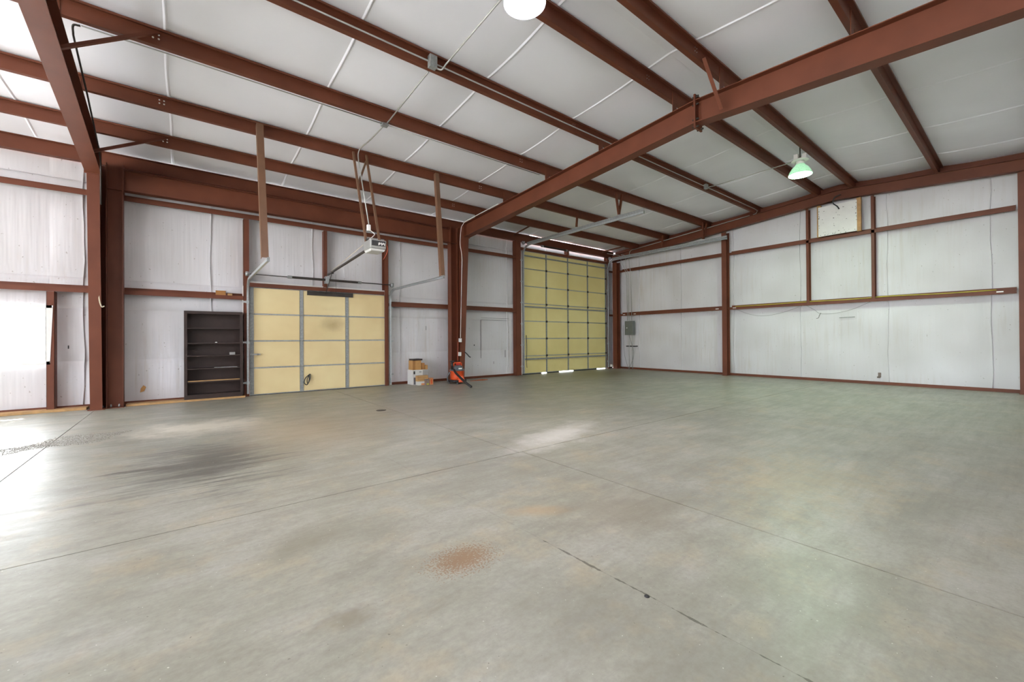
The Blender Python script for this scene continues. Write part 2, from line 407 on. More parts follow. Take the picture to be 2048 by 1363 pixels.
def seams_free(b, zl, openings, t):
    bl = sorted((op[2], op[3]) for op in openings if op[0] <= b <= op[1]); out = []; z = 0.06
    for z0, z1 in bl:
        if z0 > z: out.append((z, z0))
        z = max(z, z1)
    if z < t: out.append((z, t))
    return out
D1 = (1.10, 4.25, 0.0, 2.42); D2 = (9.0, 13.4, 0.0, 4.22); WIN = (-3.05, -1.93, 0.87, 1.84); OPEN_L = (-8.8, -5.6, 0.0, 4.2)
wb = wall('wall_back', 'long white vinyl-faced insulated wall with two overhead doors', 'X', YW, XL-0.06, XE+0.06, [-7.0, -5.2, -3.33, -1.5, 0.41, 2.43, 4.68, 6.5, 8.45, 10.2, 12.0],
     [2.16, 3.97], [D1, D2, WIN, OPEN_L], lambda a: 4.74, -1)
wall('wall_right', 'white vinyl-faced gable end wall with red girts', 'Y', XE, YF-0.06, YW+0.06, [-3.0, -1.2, 0.58, 2.3, YR, 4.2, 6.05, 7.87, 9.63], [2.16, 3.94], [], lambda a: zr(a)+0.02, -1)
wall('wall_front', 'white insulated wall with an open doorway behind the viewpoint', 'X', YF, XL-0.06, XE+0.06, [-7.0, 3.5, 12.0], [2.16, 3.97], [(11.0, 12.0, 0, 2.1)], lambda a: 4.74, 1, False, False)
wall('wall_left', 'white insulated gable end wall beyond the left edge', 'Y', XL, YF-0.06, YW+0.06, [1, YR, 5.5], [2.16, 3.94], [(-3.4, 1.0, 0, 4.2), (1.6, 5.6, 0, 4.2)], lambda a: zr(a)+0.02, 1, False, False)

for (x0_, x1_, z0_, z1_) in ((7.36, 7.372, 0.62, 1.84), (7.38, 8.5, 1.905, 1.912), (7.36, 8.42, 1.835, 1.842), (8.33, 8.345, 0.62, 0.86), (7.86, 7.87, 0.42, 0.5), (7.10, 7.13, 1.02, 1.06), (4.40, 4.42, 1.30, 1.36), (5.45, 5.46, 1.5, 1.62), (-1.70, -1.685, 1.10, 1.16)):
    MB().box(x0_, x1_, YW-0.016, YW-0.012, z0_, z1_).build('scuff_mark', 'seal', wb)
# ------------------------------------------------------------------ ceiling
PUR = [9.575, 8.285, 6.735, 5.21, 3.663, 2.90, 1.347, -0.2, -1.75, -3.2]
ybr = [YW+0.05, 9.575, 8.285, 6.735, 5.21, 3.663, YR, 2.90, 1.347, -0.2, -1.75, -3.2, YF-0.05]
xbr = [XL-0.05, -7.52, -5.69, -3.86, -2.03, -0.2, 1.73, 3.63, 5.53, 7.37, 9.2, 11.08, 12.9, XE+0.05]
mb = MB()
def slab_r(x0, x1, ya, yb):
    mb.hexa([(x0, yb, zr(yb)+0.03), (x1, yb, zr(yb)+0.03), (x1, ya, zr(ya)+0.03), (x0, ya, zr(ya)+0.03)],
            [(x0, yb, zr(yb)+0.06), (x1, yb, zr(yb)+0.06), (x1, ya, zr(ya)+0.06), (x0, ya, zr(ya)+0.06)])
slab_r(xbr[0], 9.3, ybr[0], YR); slab_r(9.3, 13.75, 10.74, YR); slab_r(13.75, xbr[-1], ybr[0], YR); slab_r(xbr[0], xbr[-1], YR, ybr[-1])
ce = mb.build('ceiling', 'roof_sheet'); tag(ce, 'low-pitched ceiling of white vinyl-faced insulation blankets between red purlins', 'ceiling', kind='structure')
def sag(Y):
    for a, b in zip(ybr[:-1], ybr[1:]):
        if b <= Y <= a:
            t = (Y-b)/(a-b); w = (a-b)
            return (0.045 if w > 1 else 0.015 if w > 0.5 else 0.0)*math.sin(PI*t)**0.55 if 0 < t < 1 else 0
    return 0
for ya, yb in zip(ybr[:-1], ybr[1:]):
    for x0, x1 in zip(xbr[:-1], xbr[1:]):
        y1 = ya
        segs = [(x0, x1, ya)]
        if ya > 10.9:
            if x0 == 9.2: segs = [(9.2, 9.3, ya), (9.3, x1, 10.74)]
            elif x0 in (11.08,): segs = [(x0, x1, 10.74)]
            elif x0 == 12.9: segs = [(12.9, 13.75, 10.74), (13.75, x1, ya)]
        for a0, a1, y1 in segs:
            def fn(u, v):
                x = a0+(a1-a0)*u; y = yb+(y1-yb)*v
                k = 1-0.35*(abs(2*u-1)**6)
                return (x, y, zr(y)-sag(y)*k)
            MB().grid(fn, 5, 10).build('insulation_panel', 'vinyl_roof', ce)
for x in xbr[1:-1]:
    mb = MB(); ys = []
    for a, b in zip(ybr[:-1], ybr[1:]):
        a = min(a, 10.72); n = 8
        for i in range(n):
            y0, y1 = a+(b-a)*i/n, a+(b-a)*(i+1)/n
            w0, w1 = 0.010*math.sin(y0*2.3+x), 0.010*math.sin(y1*2.3+x)
            A, B = zr(y0)-sag(y0)*0.65, zr(y1)-sag(y1)*0.65
            mb.hexa([(x+w1-0.004, y1, B-0.013), (x+w1+0.004, y1, B-0.013), (x+w0+0.004, y0, A-0.013), (x+w0-0.004, y0, A-0.013)],
                    [(x+w1-0.03, y1, B+0.004), (x+w1+0.03, y1, B+0.004), (x+w0+0.03, y0, A+0.004), (x+w0-0.03, y0, A+0.004)])
    mb.build('seam_fold', 'vinyl_roof', ce)

# ------------------------------------------------------------------ purlins
plab = ['purlin nearest the back wall, crossing above both overhead doors',
        'second purlin from the back wall, carrying the door track hangers',
        'third purlin from the back wall with thin conduit along its lower edge',
        'fourth purlin from the back wall with grey conduit along its web',
        'purlin just on the back-wall side of the ridge',
        'purlin just past the ridge with a diagonal brace to the rafter',
        'purlin crossing the rafter at the upper right of the picture',
        'purlin straight above the viewpoint, next past the upper right one',
        'purlin second behind the viewpoint, toward the front wall',
        'purlin nearest the front wall behind the viewpoint']
PT = 0.005
purlins = []
for y, lab in zip(PUR, plab):
    z = zb(y); PH = 0.19 if y > YR else 0.172; x0, x1 = XL+0.02, 13.93
    t = thing('purlin', 'red-oxide steel '+lab, 'beam', (6, y, z), 'roof purlins'); purlins.append(t)
    MB().box(x0, x1, y-PT/2, y+PT/2, z, z+PH).build('web', 'steel', t)
    MB().box(x0, x1, y+PT/2, y+0.065, z, z+PT).box(x0, x1, y+0.06, y+0.065, z+PT, z+0.022).build('bottom_flange', 'steel', t)
    MB().box(x0, x1, y-0.065, y-PT/2, z+PH-0.005, z+PH).box(x0, x1, y-0.065, y-0.06, z+PH-0.025, z+PH-0.005).build('top_flange', 'steel', t)
    mb = MB()
    for xc in (F1-1.0, F1+0.98, F2-0.75, F2+0.75):
        for dx in (-0.025, 0.025):
            for dz in (0.085, 0.135):
                if xc < 0 and y > 6: mb.lathe([(0.011, 0), (0.011, -0.006), (0.007, -0.009)], (xc+dx*1.1, y-PT/2, z+dz), 8, 'Y')  # by the left frame, white discs imitate light showing through open holes
                else: mb.lathe([(0.007, 0), (0.007, -0.008)], (xc+dx, y-PT/2, z+dz), 6, 'Y')
    stuff(mb.build('bolts_and_holes', 'zinc' if y > 6 else 'galv_dull', t))

# ------------------------------------------------------------------ main frames
KNEE_Y, KNEE_Z = 10.13, 4.17
def rt(Y): return 4.935-0.058*abs(Y-YR)              # top of the main rafters
def rb(Y):                                            # underside
    return 4.60-(Y-YR)*(4.60-KNEE_Z)/(KNEE_Y-YR) if Y >= YR else 4.60-(YR-Y)*0.079
def frame(X, clab, rlab, skew):
    hw, ft = 0.1, 0.010
    XC = X
    # column, tapering down to the floor
    t = thing('frame_column', clab, 'column', (X, 10.55, 0), 'main frame columns')
    yo, yb_, yt = 10.745, 10.42, KNEE_Y
    MB().hexa([(X-0.004, yb_, 0.015), (X+0.004, yb_, 0.015), (X+0.004, yo, 0.015), (X-0.004, yo, 0.015)],
              [(X-0.004, yt, KNEE_Z), (X+0.004, yt, KNEE_Z), (X+0.004, yo, KNEE_Z), (X-0.004, yo, KNEE_Z)]).hexa(
              [(X-0.004, yt, KNEE_Z), (X+0.004, yt, KNEE_Z), (X+0.004, yo, KNEE_Z), (X-0.004, yo, KNEE_Z)],
              [(X-0.004, yt, rt(yt)), (X+0.004, yt, rt(yt)), (X+0.004, yo, rt(yo)), (X-0.004, yo, rt(yo))]).build('web', 'steel', t)
    MB().hexa([(X-hw*0.8, yb_-ft, 0.015), (X+hw*0.8, yb_-ft, 0.015), (X+hw*0.8, yb_, 0.015), (X-hw*0.8, yb_, 0.015)],
              [(X-hw*0.8, yt-ft, KNEE_Z), (X+hw*0.8, yt-ft, KNEE_Z), (X+hw*0.8, yt, KNEE_Z), (X-hw*0.8, yt, KNEE_Z)]).build('inner_flange', 'steel', t)
    MB().box(X-hw, X+hw, yo, yo+ft, 0.015, rt(yo)).build('outer_flange', 'steel', t)
    MB().box(X-hw-0.01, X+hw+0.01, yb_-0.03, yo+0.02, 0, 0.015).build('base_plate', 'steel', t)
    mb = MB()
    for dx in (-0.06, 0.06):
        for dy in (0.06, 0.2): mb.lathe([(0.014, 0.015), (0.014, 0.04), (0.008, 0.05)], (X+dx, yb_+dy, 0), 6)
    stuff(mb.build('anchor_bolts', 'galv', t))
    MB().box(X-hw, X+hw, yt-0.012, yt, KNEE_Z-0.03, rt(yt)+0.03).build('end_plate', 'steel', t)
    # rafter
    r = thing('rafter', rlab, 'beam', (X, YR, 4.6), 'main frame rafters')
    def hx4(h, ya, yb2, fa, fb):
        a, b2 = XC+skew*(KNEE_Y-ya), XC+skew*(KNEE_Y-yb2)
        return MB().hexa([(a-h, ya, fa(ya)), (a+h, ya, fa(ya)), (b2+h, yb2, fa(yb2)), (b2-h, yb2, fa(yb2))], [(a-h, ya, fb(ya)), (a+h, ya, fb(ya)), (b2+h, yb2, fb(yb2)), (b2-h, yb2, fb(yb2))])
    def half(ya, yb2, nm=''):
        e = 0.012
        hx4(0.004, ya, yb2, rb, rt).build('web', 'steel', r)
        hx4(hw, ya, yb2, lambda Y: rb(Y)-e, rb).build('bottom_flange', 'steel', r)
        hx4(hw, ya, yb2, rt, lambda Y: rt(Y)+e).build('top_flange', 'steel', r)
    half(YR+0.014, KNEE_Y-0.013); half(YF+0.35, YR-0.014)
    X = XC+skew*(KNEE_Y-YR)
    for yy in (YR+0.013, YR-0.001):
        MB().box(X-0.11, X+0.11, yy-0.012, yy, 4.50, 5.03).build('splice_plate', 'steel', r)
    MB().box(XC-0.11, XC+0.11, KNEE_Y-0.025, KNEE_Y-0.013, KNEE_Z-0.03, rt(KNEE_Y)+0.03).build('end_plate', 'steel', r)
    mb = MB()
    for dx in (-0.07, 0.07):
        for z in (4.53, 4.65, 4.88, 5.0):
            mb.tube([(X+dx, YR-0.05, z), (X+dx, YR+0.05, z)], 0.014, 6)
    stuff(mb.build('splice_bolts', 'dark_metal', r))
    # clips that carry the purlins
    for y in PUR:
        X = XC+skew*(KNEE_Y-y)
        MB().box(X-0.06, X+0.06, y-0.013, y-0.004, rt(y)+0.012, zb(y)+0.15).box(X-0.06, X+0.06, y-0.08, y-0.013, rt(y)+0.012, rt(y)+0.02).build('purlin_clip', 'steel', r)
    return t, r
frame(F1, 'red steel main column with rope on it, left of the dark bookcase', 'red steel rafter climbing to the upper left corner of the picture', 0.031)
frame(F2, 'tapered red steel main column behind the orange vacuum', 'long red steel rafter sweeping from mid picture to the upper right corner', 0.0)
# flange braces (angles between rafter and purlin)
def angle(mb, a, b, w=0.05, t=0.005, up=(0, 0, 1)):
    mb.bar(a, b, w, t, up); mb.bar(a, b, t, w, up, ow=-w/2, oh=w/2); return mb
def brace(lab, a, b):
    o = angle(MB(), a, b).build('flange_brace', 'steel'); tag(o, lab, 'brace', 'flange braces')
brace('thin red angle brace from the left rafter to the third purlin, near upper left', (F1+0.20, 6.55, rb(6.55)+0.02), (-0.26, PUR[2]-0.05, zb(PUR[2])+0.13))
brace('thin red angle brace low on the left rafter, reaching the purlin nearest the back wall', (F1+0.12, 9.25, rb(9.25)+0.01), (-0.26, PUR[0]-0.05, zb(PUR[0])+0.13))
brace('red angle brace from the ridge purlin down to the long rafter', (F2-0.62, PUR[5]-0.05, zb(PUR[5])+0.03), (F2-0.12, PUR[5]-0.06, rb(PUR[5])+0.03))
brace('short red strut from eave strut to purlin above the tall door', (8.42, 10.55, 4.62), (8.42, PUR[0]+0.05, zb(PUR[0])+0.06))
brace('short red strut from eave strut to purlin in the far corner', (12.9, 10.55, 4.62), (13.25, PUR[0]+0.05, zb(PUR[0])+0.06))

# ------------------------------------------------------------------ eave strut and portal (wind) frame
t = thing('eave_strut', 'dark red eave strut running along the top of the back wall', 'beam', (2, 10.85, 4.54))
MB().box(XL+0.02, 13.9, 10.78, 10.785, 4.54, 4.77).build('web', 'steel', t)
MB().box(XL+0.02, 13.9, 10.785, 10.9, 4.54, 4.546).build('bottom_flange', 'steel', t)
MB().box(XL+0.02, 13.9, 10.70, 10.78, 4.764, 4.77).build('top_flange', 'steel', t)
def portal_col(X0, X1, lab):
    t = thing('portal_column', lab, 'column', ((X0+X1)/2, 10.62, 0), 'portal bracing columns')
    MB().box(X0+0.01, X1-0.01, 10.616, 10.624, 0.015, 4.50).build('web', 'steel', t)
    MB().box(X0, X0+0.011, 10.52, 10.72, 0.015, 4.52).build('flange', 'steel', t)
    MB().box(X1-0.011, X1, 10.52, 10.72, 0.015, 4.52).build('flange', 'steel', t)
    MB().box(X0-0.01, X1+0.01, 10.51, 10.73, 0, 0.015).build('base_plate', 'steel', t)
    MB().box(X0+0.011, X1-0.011, 10.53, 10.71, 4.05, 4.06).build('stiffener', 'steel', t)
    mb = MB()
    for dx in (0.06, (X1-X0)-0.06): mb.lathe([(0.013, 0.015), (0.013, 0.05), (0.007, 0.07)], (X0+dx, 10.56, 0), 6)
    stuff(mb.build('anchor_bolts', 'galv', t))
portal_col(-1.155, -0.925, 'dark red bracing column between the left main column and the bookcase')
portal_col(6.06, 6.30, 'red bracing column at left of the vacuum, beside the boxes')
t = thing('portal_beam', 'deep red I-beam spanning above the small overhead door', 'beam', (2.5, 10.62, 4.06))
MB().box(-0.915, 6.05, 10.616, 10.624, 4.07, 4.44).build('web', 'steel', t)
MB().box(-0.915, 6.05, 10.53, 10.71, 4.44, 4.45).build('top_flange', 'steel', t)
MB().box(-0.915, 6.05, 10.53, 10.71, 4.06, 4.07).build('bottom_flange', 'steel', t)
MB().box(-0.924, -0.914, 10.53, 10.71, 4.0, 4.5).build('end_plate', 'steel', t)
MB().box(6.049, 6.059, 10.53, 10.71, 4.0, 4.5).build('end_plate', 'steel', t)

# ------------------------------------------------------------------ girts, posts, headers
def girt(lab, axis, a0, a1, z0):
    mb = MB(); zw = z0+0.075
    if axis == 'X':
        mb.box(a0, a1, GI, GI+0.005, z0, zw).box(a0, a1, GI, YW-0.03, zw, zw+0.005).box(a0, a1, YW-0.035, YW-0.03, zw, zw+0.07)
        mb.box(a0, a1, GI+0.005, GI+0.02, z0, z0+0.005)
    else:
        mb.box(GE, GE+0.005, a0, a1, z0, zw).box(GE, XE-0.03, a0, a1, zw, zw+0.005).box(XE-0.035, XE-0.03, a0, a1, zw, zw+0.07)
        mb.box(GE+0.005, GE+0.02, a0, a1, z0, z0+0.005)
    o = mb.build('girt', 'steel'); tag(o, lab, 'beam', 'wall girts'); return o
girt('red girt above the white window, passing the bookcase top, to the small door jamb', 'X', -4.0, 0.985, 2.125)
girt('short red girt on the wall above the stacked boxes, right of small door', 'X', 4.27, 8.66, 2.125)
girt('tiny red girt between the tall door and the corner column, lower of two', 'X', 13.56, 13.78, 2.125)
girt('high red girt under the portal beam along the back wall', 'X', -4.0, 8.66, 3.915)
girt('tiny red girt between the tall door and the corner column, upper of two', 'X', 13.56, 13.78, 3.915)
girt('lower red girt on the end wall between the electrical panel corner and column', 'Y', 6.31, 10.4, 2.125)
girt('lower red girt on the end wall with the yellow hose on it', 'Y', 0.22, 6.1, 2.125)
girt('upper red girt on the end wall next to the far corner', 'Y', 6.31, 10.4, 3.885)
girt('upper red girt on the end wall passing under the white board', 'Y', 0.22, 6.1, 3.885)
girt('lower red girt on the end wall beyond the right edge column', 'Y', YF+0.1, -0.05, 2.125)
girt('upper red girt on the end wall beyond the right edge column', 'Y', YF+0.1, -0.05, 3.885)

def post(name, lab, x0, x1, y0, y1, z0, z1, open_to='-Y', cat='post', group='framing posts'):
    t = 0.006; mb = MB()
    if open_to in ('X', '-X'):   # channel: web across Y, flanges along X
        xw = x0 if open_to == 'X' else x1-t
        mb.box(xw, xw+t, y0, y1, z0, z1).box(x0, x1, y0, y0+t, z0, z1).box(x0, x1, y1-t, y1, z0, z1)
    else:
        yw = y1-t if open_to == '-Y' else y0
        mb.box(x0, x1, yw, yw+t, z0, z1).box(x0, x0+t, y0, y1, z0, z1).box(x1-t, x1, y0, y1, z0, z1)
    o = mb.build(name, 'steel'); tag(o, lab, cat, group); return o
post('jamb_post', 'red steel jamb at the left side of the small overhead door', 0.99, 1.09, GI-0.01, YW-0.03, 0, 3.905, 'X')
post('jamb_post', 'red steel jamb at the right side of the small overhead door', 4.155, 4.262, GI-0.01, YW-0.03, 0, 3.905, '-X')
post('jamb_post', 'red steel jamb at the left side of the tall overhead door', 8.67, 8.88, GI-0.01, YW-0.03, 0, 4.535, 'X')
post('jamb_post', 'red steel jamb between the tall door and the far corner', 13.46, 13.55, GI-0.01, YW-0.03, 0, 4.535, '-X')
post('window_post', 'red steel post just right of the white window', -1.93, -1.83, GI-0.01, YW-0.03, 0, 2.12, 'Y')
post('header_post', 'short red post above the middle of the small overhead door', 2.645, 2.715, GI-0.01, YW-0.03, 2.52, 3.905, 'Y')
post('header_post', 'short red post above the middle of the tall overhead door', 11.14, 11.22, GI-0.01, YW-0.03, 4.345, 4.535, 'Y')
post('wall_stud', 'thin red upright on the end wall left of the white board', GE, XE-0.03, 3.925, 3.99, 2.205, 4.845, '-Y')
post('wall_stud', 'thin red upright on the end wall right of the white board', GE, XE-0.03, 2.51, 2.575, 2.205, 4.84, '-Y')
o = MB().box(1.10, 4.15, GI-0.005, GI+0.001, 2.425, 2.51).box(1.10, 4.15, GI+0.001, YW-0.03, 2.425, 2.431).build('door_header', 'steel'); tag(o, 'red steel header over the small overhead door', 'beam', 'door headers')
o = MB().box(8.89, 13.45, GI-0.005, GI+0.001, 4.255, 4.335).box(8.89, 13.45, GI+0.001, YW-0.03, 4.255, 4.261).build('door_header', 'steel'); tag(o, 'red steel header over the tall overhead door', 'beam', 'door headers')

# end wall columns and rafter
def end_col(lab, y0, y1, ztop, x0=13.66):
    t = thing('end_column', lab, 'column', (13.8, (y0+y1)/2, 0), 'end wall columns'); ym = (y0+y1)/2
    MB().box(x0, x0+0.008, y0, y1, 0.012, ztop).build('inner_flange', 'steel', t)
    MB().box(x0+0.21, x0+0.218, y0, y1, 0.012, ztop).build('outer_flange', 'steel', t)
    MB().box(x0+0.008, x0+0.21, ym-0.003, ym+0.003, 0.012, ztop).build('web', 'steel', t)
    MB().box(x0-0.01, x0+0.23, y0-0.01, y1+0.01, 0, 0.012).build('base_plate', 'steel', t)
end_col('red steel column dividing the end wall, right of the electrical panel', 6.13, 6.28, 4.63)
end_col('red steel column at the right edge of the picture', -0.02, 0.19, 4.64)
end_col('red steel column in the far corner beside the tall door', 10.42, 10.62, 4.3, 13.62)
def er_b(Y): return 4.905-0.0765*abs(Y-YR)
t = thing('end_rafter', 'red steel rafter along the top of the end wall', 'beam', (13.8, YR, 4.9))
for ya, yb2 in ((YR, 10.72), (YF+0.2, YR)):
    def hx(x0, x1, f0, f1): return MB().hexa([(x0, ya, f0(ya)), (x1, ya, f0(ya)), (x1, yb2, f0(yb2)), (x0, yb2, f0(yb2))], [(x0, ya, f1(ya)), (x1, ya, f1(ya)), (x1, yb2, f1(yb2)), (x0, yb2, f1(yb2))])
    top = lambda Y: zb(Y)-0.006
    hx(13.73, 13.738, er_b, top).build('web', 'steel', t)
    hx(13.66, 13.82, er_b, lambda Y: er_b(Y)+0.008).build('bottom_flange', 'steel', t)
    hx(13.66, 13.82, lambda Y: top(Y)-0.008, top).build('top_flange', 'steel', t)
t2 = thing('rake_channel', 'dark red rake channel above the end wall rafter, under the ceiling', 'beam', (13.95, YR, 5.1))
for ya, yb2 in ((YR, 10.72), (YF+0.2, YR)):
    MB().hexa([(13.94, ya, zb(ya)), (13.946, ya, zb(ya)), (13.946, yb2, zb(yb2)), (13.94, yb2, zb(yb2))],
              [(13.94, ya, zr(ya)-0.01), (13.946, ya, zr(ya)-0.01), (13.946, yb2, zr(yb2)-0.01), (13.94, yb2, zr(yb2)-0.01)]).build('web', 'steel', t2)

# base angles
mb = MB()
for a, b in ((-4.0, 1.0), (4.27, 8.67), (13.55, 13.9)): mb.box(a, b, YW-0.075, YW-0.07, 0.0, 0.07).box(a, b, YW-0.07, YW-0.03, 0.0, 0.006)
o = mb.build('baseboard_back', 'steel'); tag(o, 'red base angle along the foot of the back wall', 'baseboard', kind='structure')
o = MB().box(XE-0.075, XE-0.07, YF, YW-0.08, 0, 0.075).box(XE-0.07, XE-0.03, YF, YW-0.08, 0, 0.006).build('baseboard_right', 'steel'); tag(o, 'red base angle along the foot of the end wall', 'baseboard', kind='structure')
for a, b, lab in ((-4.0, -1.42, 'pale lumber strip on the floor under the white window'), (-0.9, 1.0, 'pale lumber strip on the floor under the dark bookcase')):
    o = MB().box(a, b, 10.60, 10.85, 0.0, 0.042).build('sill_board', 'lumber', bevel=0.004); tag(o, lab, 'board', 'lumber sill boards')

# ------------------------------------------------------------------ overhead doors
def over_door(name, lab, x0, x1, y, nsec, sh, ncol, foam_m, z0, struts, w):
    d = thing(name, lab, 'door', ((x0+x1)/2, y, 0), kind='structure')
    cw = (x1-x0)/ncol
    for i in range(nsec):
        za, zb_ = z0+i*sh, z0+(i+1)*sh
        sec = MB().box(x0, x1, y+0.028, y+0.036, za, zb_+(0.012 if i < nsec-1 else 0.0)).build('section', 'white_paint', d)
        for k in range(ncol):
            a, b = x0+k*cw, x0+(k+1)*cw
            MB().box(a+w/2+0.004, b-w/2-0.004, y, y+0.027, za+0.016, zb_-0.016).build('foam_panel', foam_m, sec, bevel=0.004)
        for k in range(ncol+1):
            c = x0+k*cw; a, b = c-w/2, c+w/2
            if k == 0: a, b = x0, x0+w
            if k == ncol: a, b = x1-w, x1
            MB().box(a, b, y-0.012, y+0.027, za+0.012, zb_-0.012).build('stile', 'galv_dull', sec)
            if i < nsec-1:
                MB().box((a+b)/2-0.035, (a+b)/2+0.035, y-0.022, y-0.012, zb_-0.035, zb_+0.035).tube([((a+b)/2-0.05, y-0.02, zb_), ((a+b)/2+0.05, y-0.02, zb_)], 0.009, 6).build('hinge', 'dark_metal' if w < 0.06 else 'galv_dull', sec)
        MB().box(x0, x1, y-0.006, y+0.027, za+0.001, za+0.012).build('rail', 'galv', sec)
        MB().box(x0, x1, y-0.006, y+0.027, zb_-0.012, zb_-0.001).build('rail', 'galv', sec)
    for a, b2 in ((x0-0.135, x0+0.02), (x1-0.02, x1+0.135)):  # strips and returns added to block daylight leaking past the door edges
        e = x0 if a < x0 else x1
        MB().box(a, b2, y+0.04, y+0.046, 0.0, z0+nsec*sh+0.02).box(e-0.004, e+0.004, y+0.046, YW+0.06, 0.0, z0+nsec*sh).build('daylight_stop', 'white_paint', d)
    MB().box(x0-0.1, x1+0.1, y+0.04, y+0.046, z0+nsec*sh-0.02, z0+nsec*sh+0.13).box(x0, x1, y+0.046, YW+0.06, z0+nsec*sh-0.012, z0+nsec*sh-0.004).build('daylight_stop', 'white_paint', d)
    for z in struts:
        MB().box(x0, x1, y-0.06, y-0.024, z-0.006, z+0.002).box(x0, x1, y-0.062, y-0.058, z-0.028, z+0.002).box(x0, x1, y-0.026, y-0.0225, z-0.028, z+0.022).build('strut', 'galv_dull', d)
    return d
d1 = over_door('door_1', 'small overhead door with cream foam panels in four rows', 1.105, 4.245, 10.80, 4, 0.603, 3, 'foam', 0.012, [], 0.075)
MB().box(2.27, 3.34, 10.765, 10.787, 2.31, 2.41).box(2.27, 3.34, 10.75, 10.765, 2.31, 2.318).box(2.27, 3.34, 10.75, 10.765, 2.402, 2.41).build('operator_strut', 'dark_metal', d1)
MB().box(1.105, 4.245, 10.81, 10.825, 0.0, 0.012).build('bottom_seal', 'seal', d1)
MB().box(1.03, 1.30, 10.755, 10.775, 0.905, 0.935).lathe([(0.022, 0), (0.022, -0.02)], (1.25, 10.757, 0.92), 10, 'Y').build('slide_lock', 'galv', d1)
mb = MB().tube(spline([(2.32, 10.76, 0.42), (2.22, 10.74, 0.33), (2.19, 10.73, 0.22), (2.25, 10.74, 0.17), (2.30, 10.745, 0.27), (2.30, 10.755, 0.4)]), 0.011, 6)
mb.tube(spline([(2.31, 10.755, 0.42), (2.255, 10.735, 0.3), (2.27, 10.735, 0.2), (2.32, 10.745, 0.3), (2.33, 10.755, 0.42)]), 0.009, 6)
mb.build('pull_rope', 'black', d1)
d2 = over_door('door_2', 'tall overhead door with yellow foam panels in seven rows', 9.0, 13.4, 10.80, 7, 0.601, 4, 'foam_big', 0.035, [0.535, 2.335, 4.08], 0.05)
for a, b in ((9.0, 9.85), (10.12, 10.72), (11.5, 12.82)):
    MB().box(a, b, 10.8, 10.84, 0.0, 0.034).build('bottom_seal', 'seal', d2)

def track(lab, x, z, yend, ztop, side, group='door tracks'):
    r = 0.32
    pts = [(x, 10.72, 0.06), (x, 10.72, ztop-r)]+[tuple(p) for p in arc((x, 10.72-r, ztop-r), (0, r, 0), (0, 0, r), 10)][1:]+[(x, yend, ztop)]
    t = thing('door_track', lab, 'track', (x, 10.72, 0.06), group)
    w, dp, th = 0.036, 0.05, 0.004
    prof = [(-side*w/2, 0), (-side*w/2, th), (side*(w/2-th), th), (side*(w/2-th), dp-th), (-side*w/2, dp-th), (-side*w/2, dp), (side*w/2, dp), (side*w/2, 0)]
    if side < 0: prof = prof[::-1]
    MB().sweep(pts, prof, (1, 0, 0)).build('rail', 'galv', t)
    n = max(3, int(ztop/0.7)); 
    for i in range(n):
        zz = 0.3+i*(ztop-0.8)/(n-1)
        MB().box(x-0.03, x+0.03, 10.72, 10.735, zz-0.03, zz+0.03).box(x+side*0.018, x+side*0.10, 10.728, 10.734, zz-0.02, zz+0.02).build('bracket', 'galv', t)
    MB().box(x-0.02, x+0.02, yend-0.003, yend, ztop-0.06, ztop+0.01).build('end_stop', 'galv_dull', t)
    return t
track('galvanised left track of the small overhead door', 1.055, 2.58, 7.76, 2.58, -1)
track('galvanised right track of the small overhead door', 4.29, 2.58, 7.76, 2.58, 1)
t3 = track('galvanised left track of the tall overhead door', 8.955, 4.39, 6.0, 4.39, -1)
MB().bar((8.955, 10.5, 4.43), (8.955, 6.0, 4.43), 0.006, 0.07).build('reinforcing_angle', 'galv_dull', t3)
t4 = track('galvanised right track of the tall overhead door, along the end wall', 13.43, 4.39, 6.0, 4.39, 1)
MB().bar((13.43, 10.5, 4.43), (13.43, 6.0, 4.43), 0.006, 0.06).build('reinforcing_angle', 'galv_dull', t4)
# track hangers
def hanger(lab, bars, mat='steel', name='track_hanger', w=0.045):
    t = thing(name, lab, 'hanger', bars[0][1], 'track hangers')
    for a, b in bars: angle(MB(), a, b, w, 0.006, (0, 1, 0.2)).build('angle_bar', mat, t)
hanger('wide brown steel strap hanging left of the small door opener', [((0.99, 8.14, 4.92), (1.02, 7.82, 2.59))], 'steel_brown', w=0.10)
hanger('narrow brown steel strap hanging right of the small door opener', [((4.38, 8.19, 4.92), (4.31, 7.82, 2.59))], 'steel_brown', w=0.085)
hanger('single red hanger on the left track of the tall door', [((8.965, 8.21, 4.9), (8.96, 8.25, 4.485))])
hanger('V-shaped red hanger on the left track of the tall door', [((8.72, 6.65, 4.99), (8.95, 6.74, 4.485)), ((8.98, 6.65, 4.99), (8.96, 6.74, 4.485))])
hanger('single red hanger on the tall door track next to the end wall', [((13.43, 8.21, 4.9), (13.43, 8.25, 4.485))])
hanger('V-shaped red hanger on the tall door track next to the end wall', [((13.25, 6.65, 4.99), (13.42, 6.74, 4.485)), ((13.5, 6.65, 4.99), (13.44, 6.74, 4.485))])

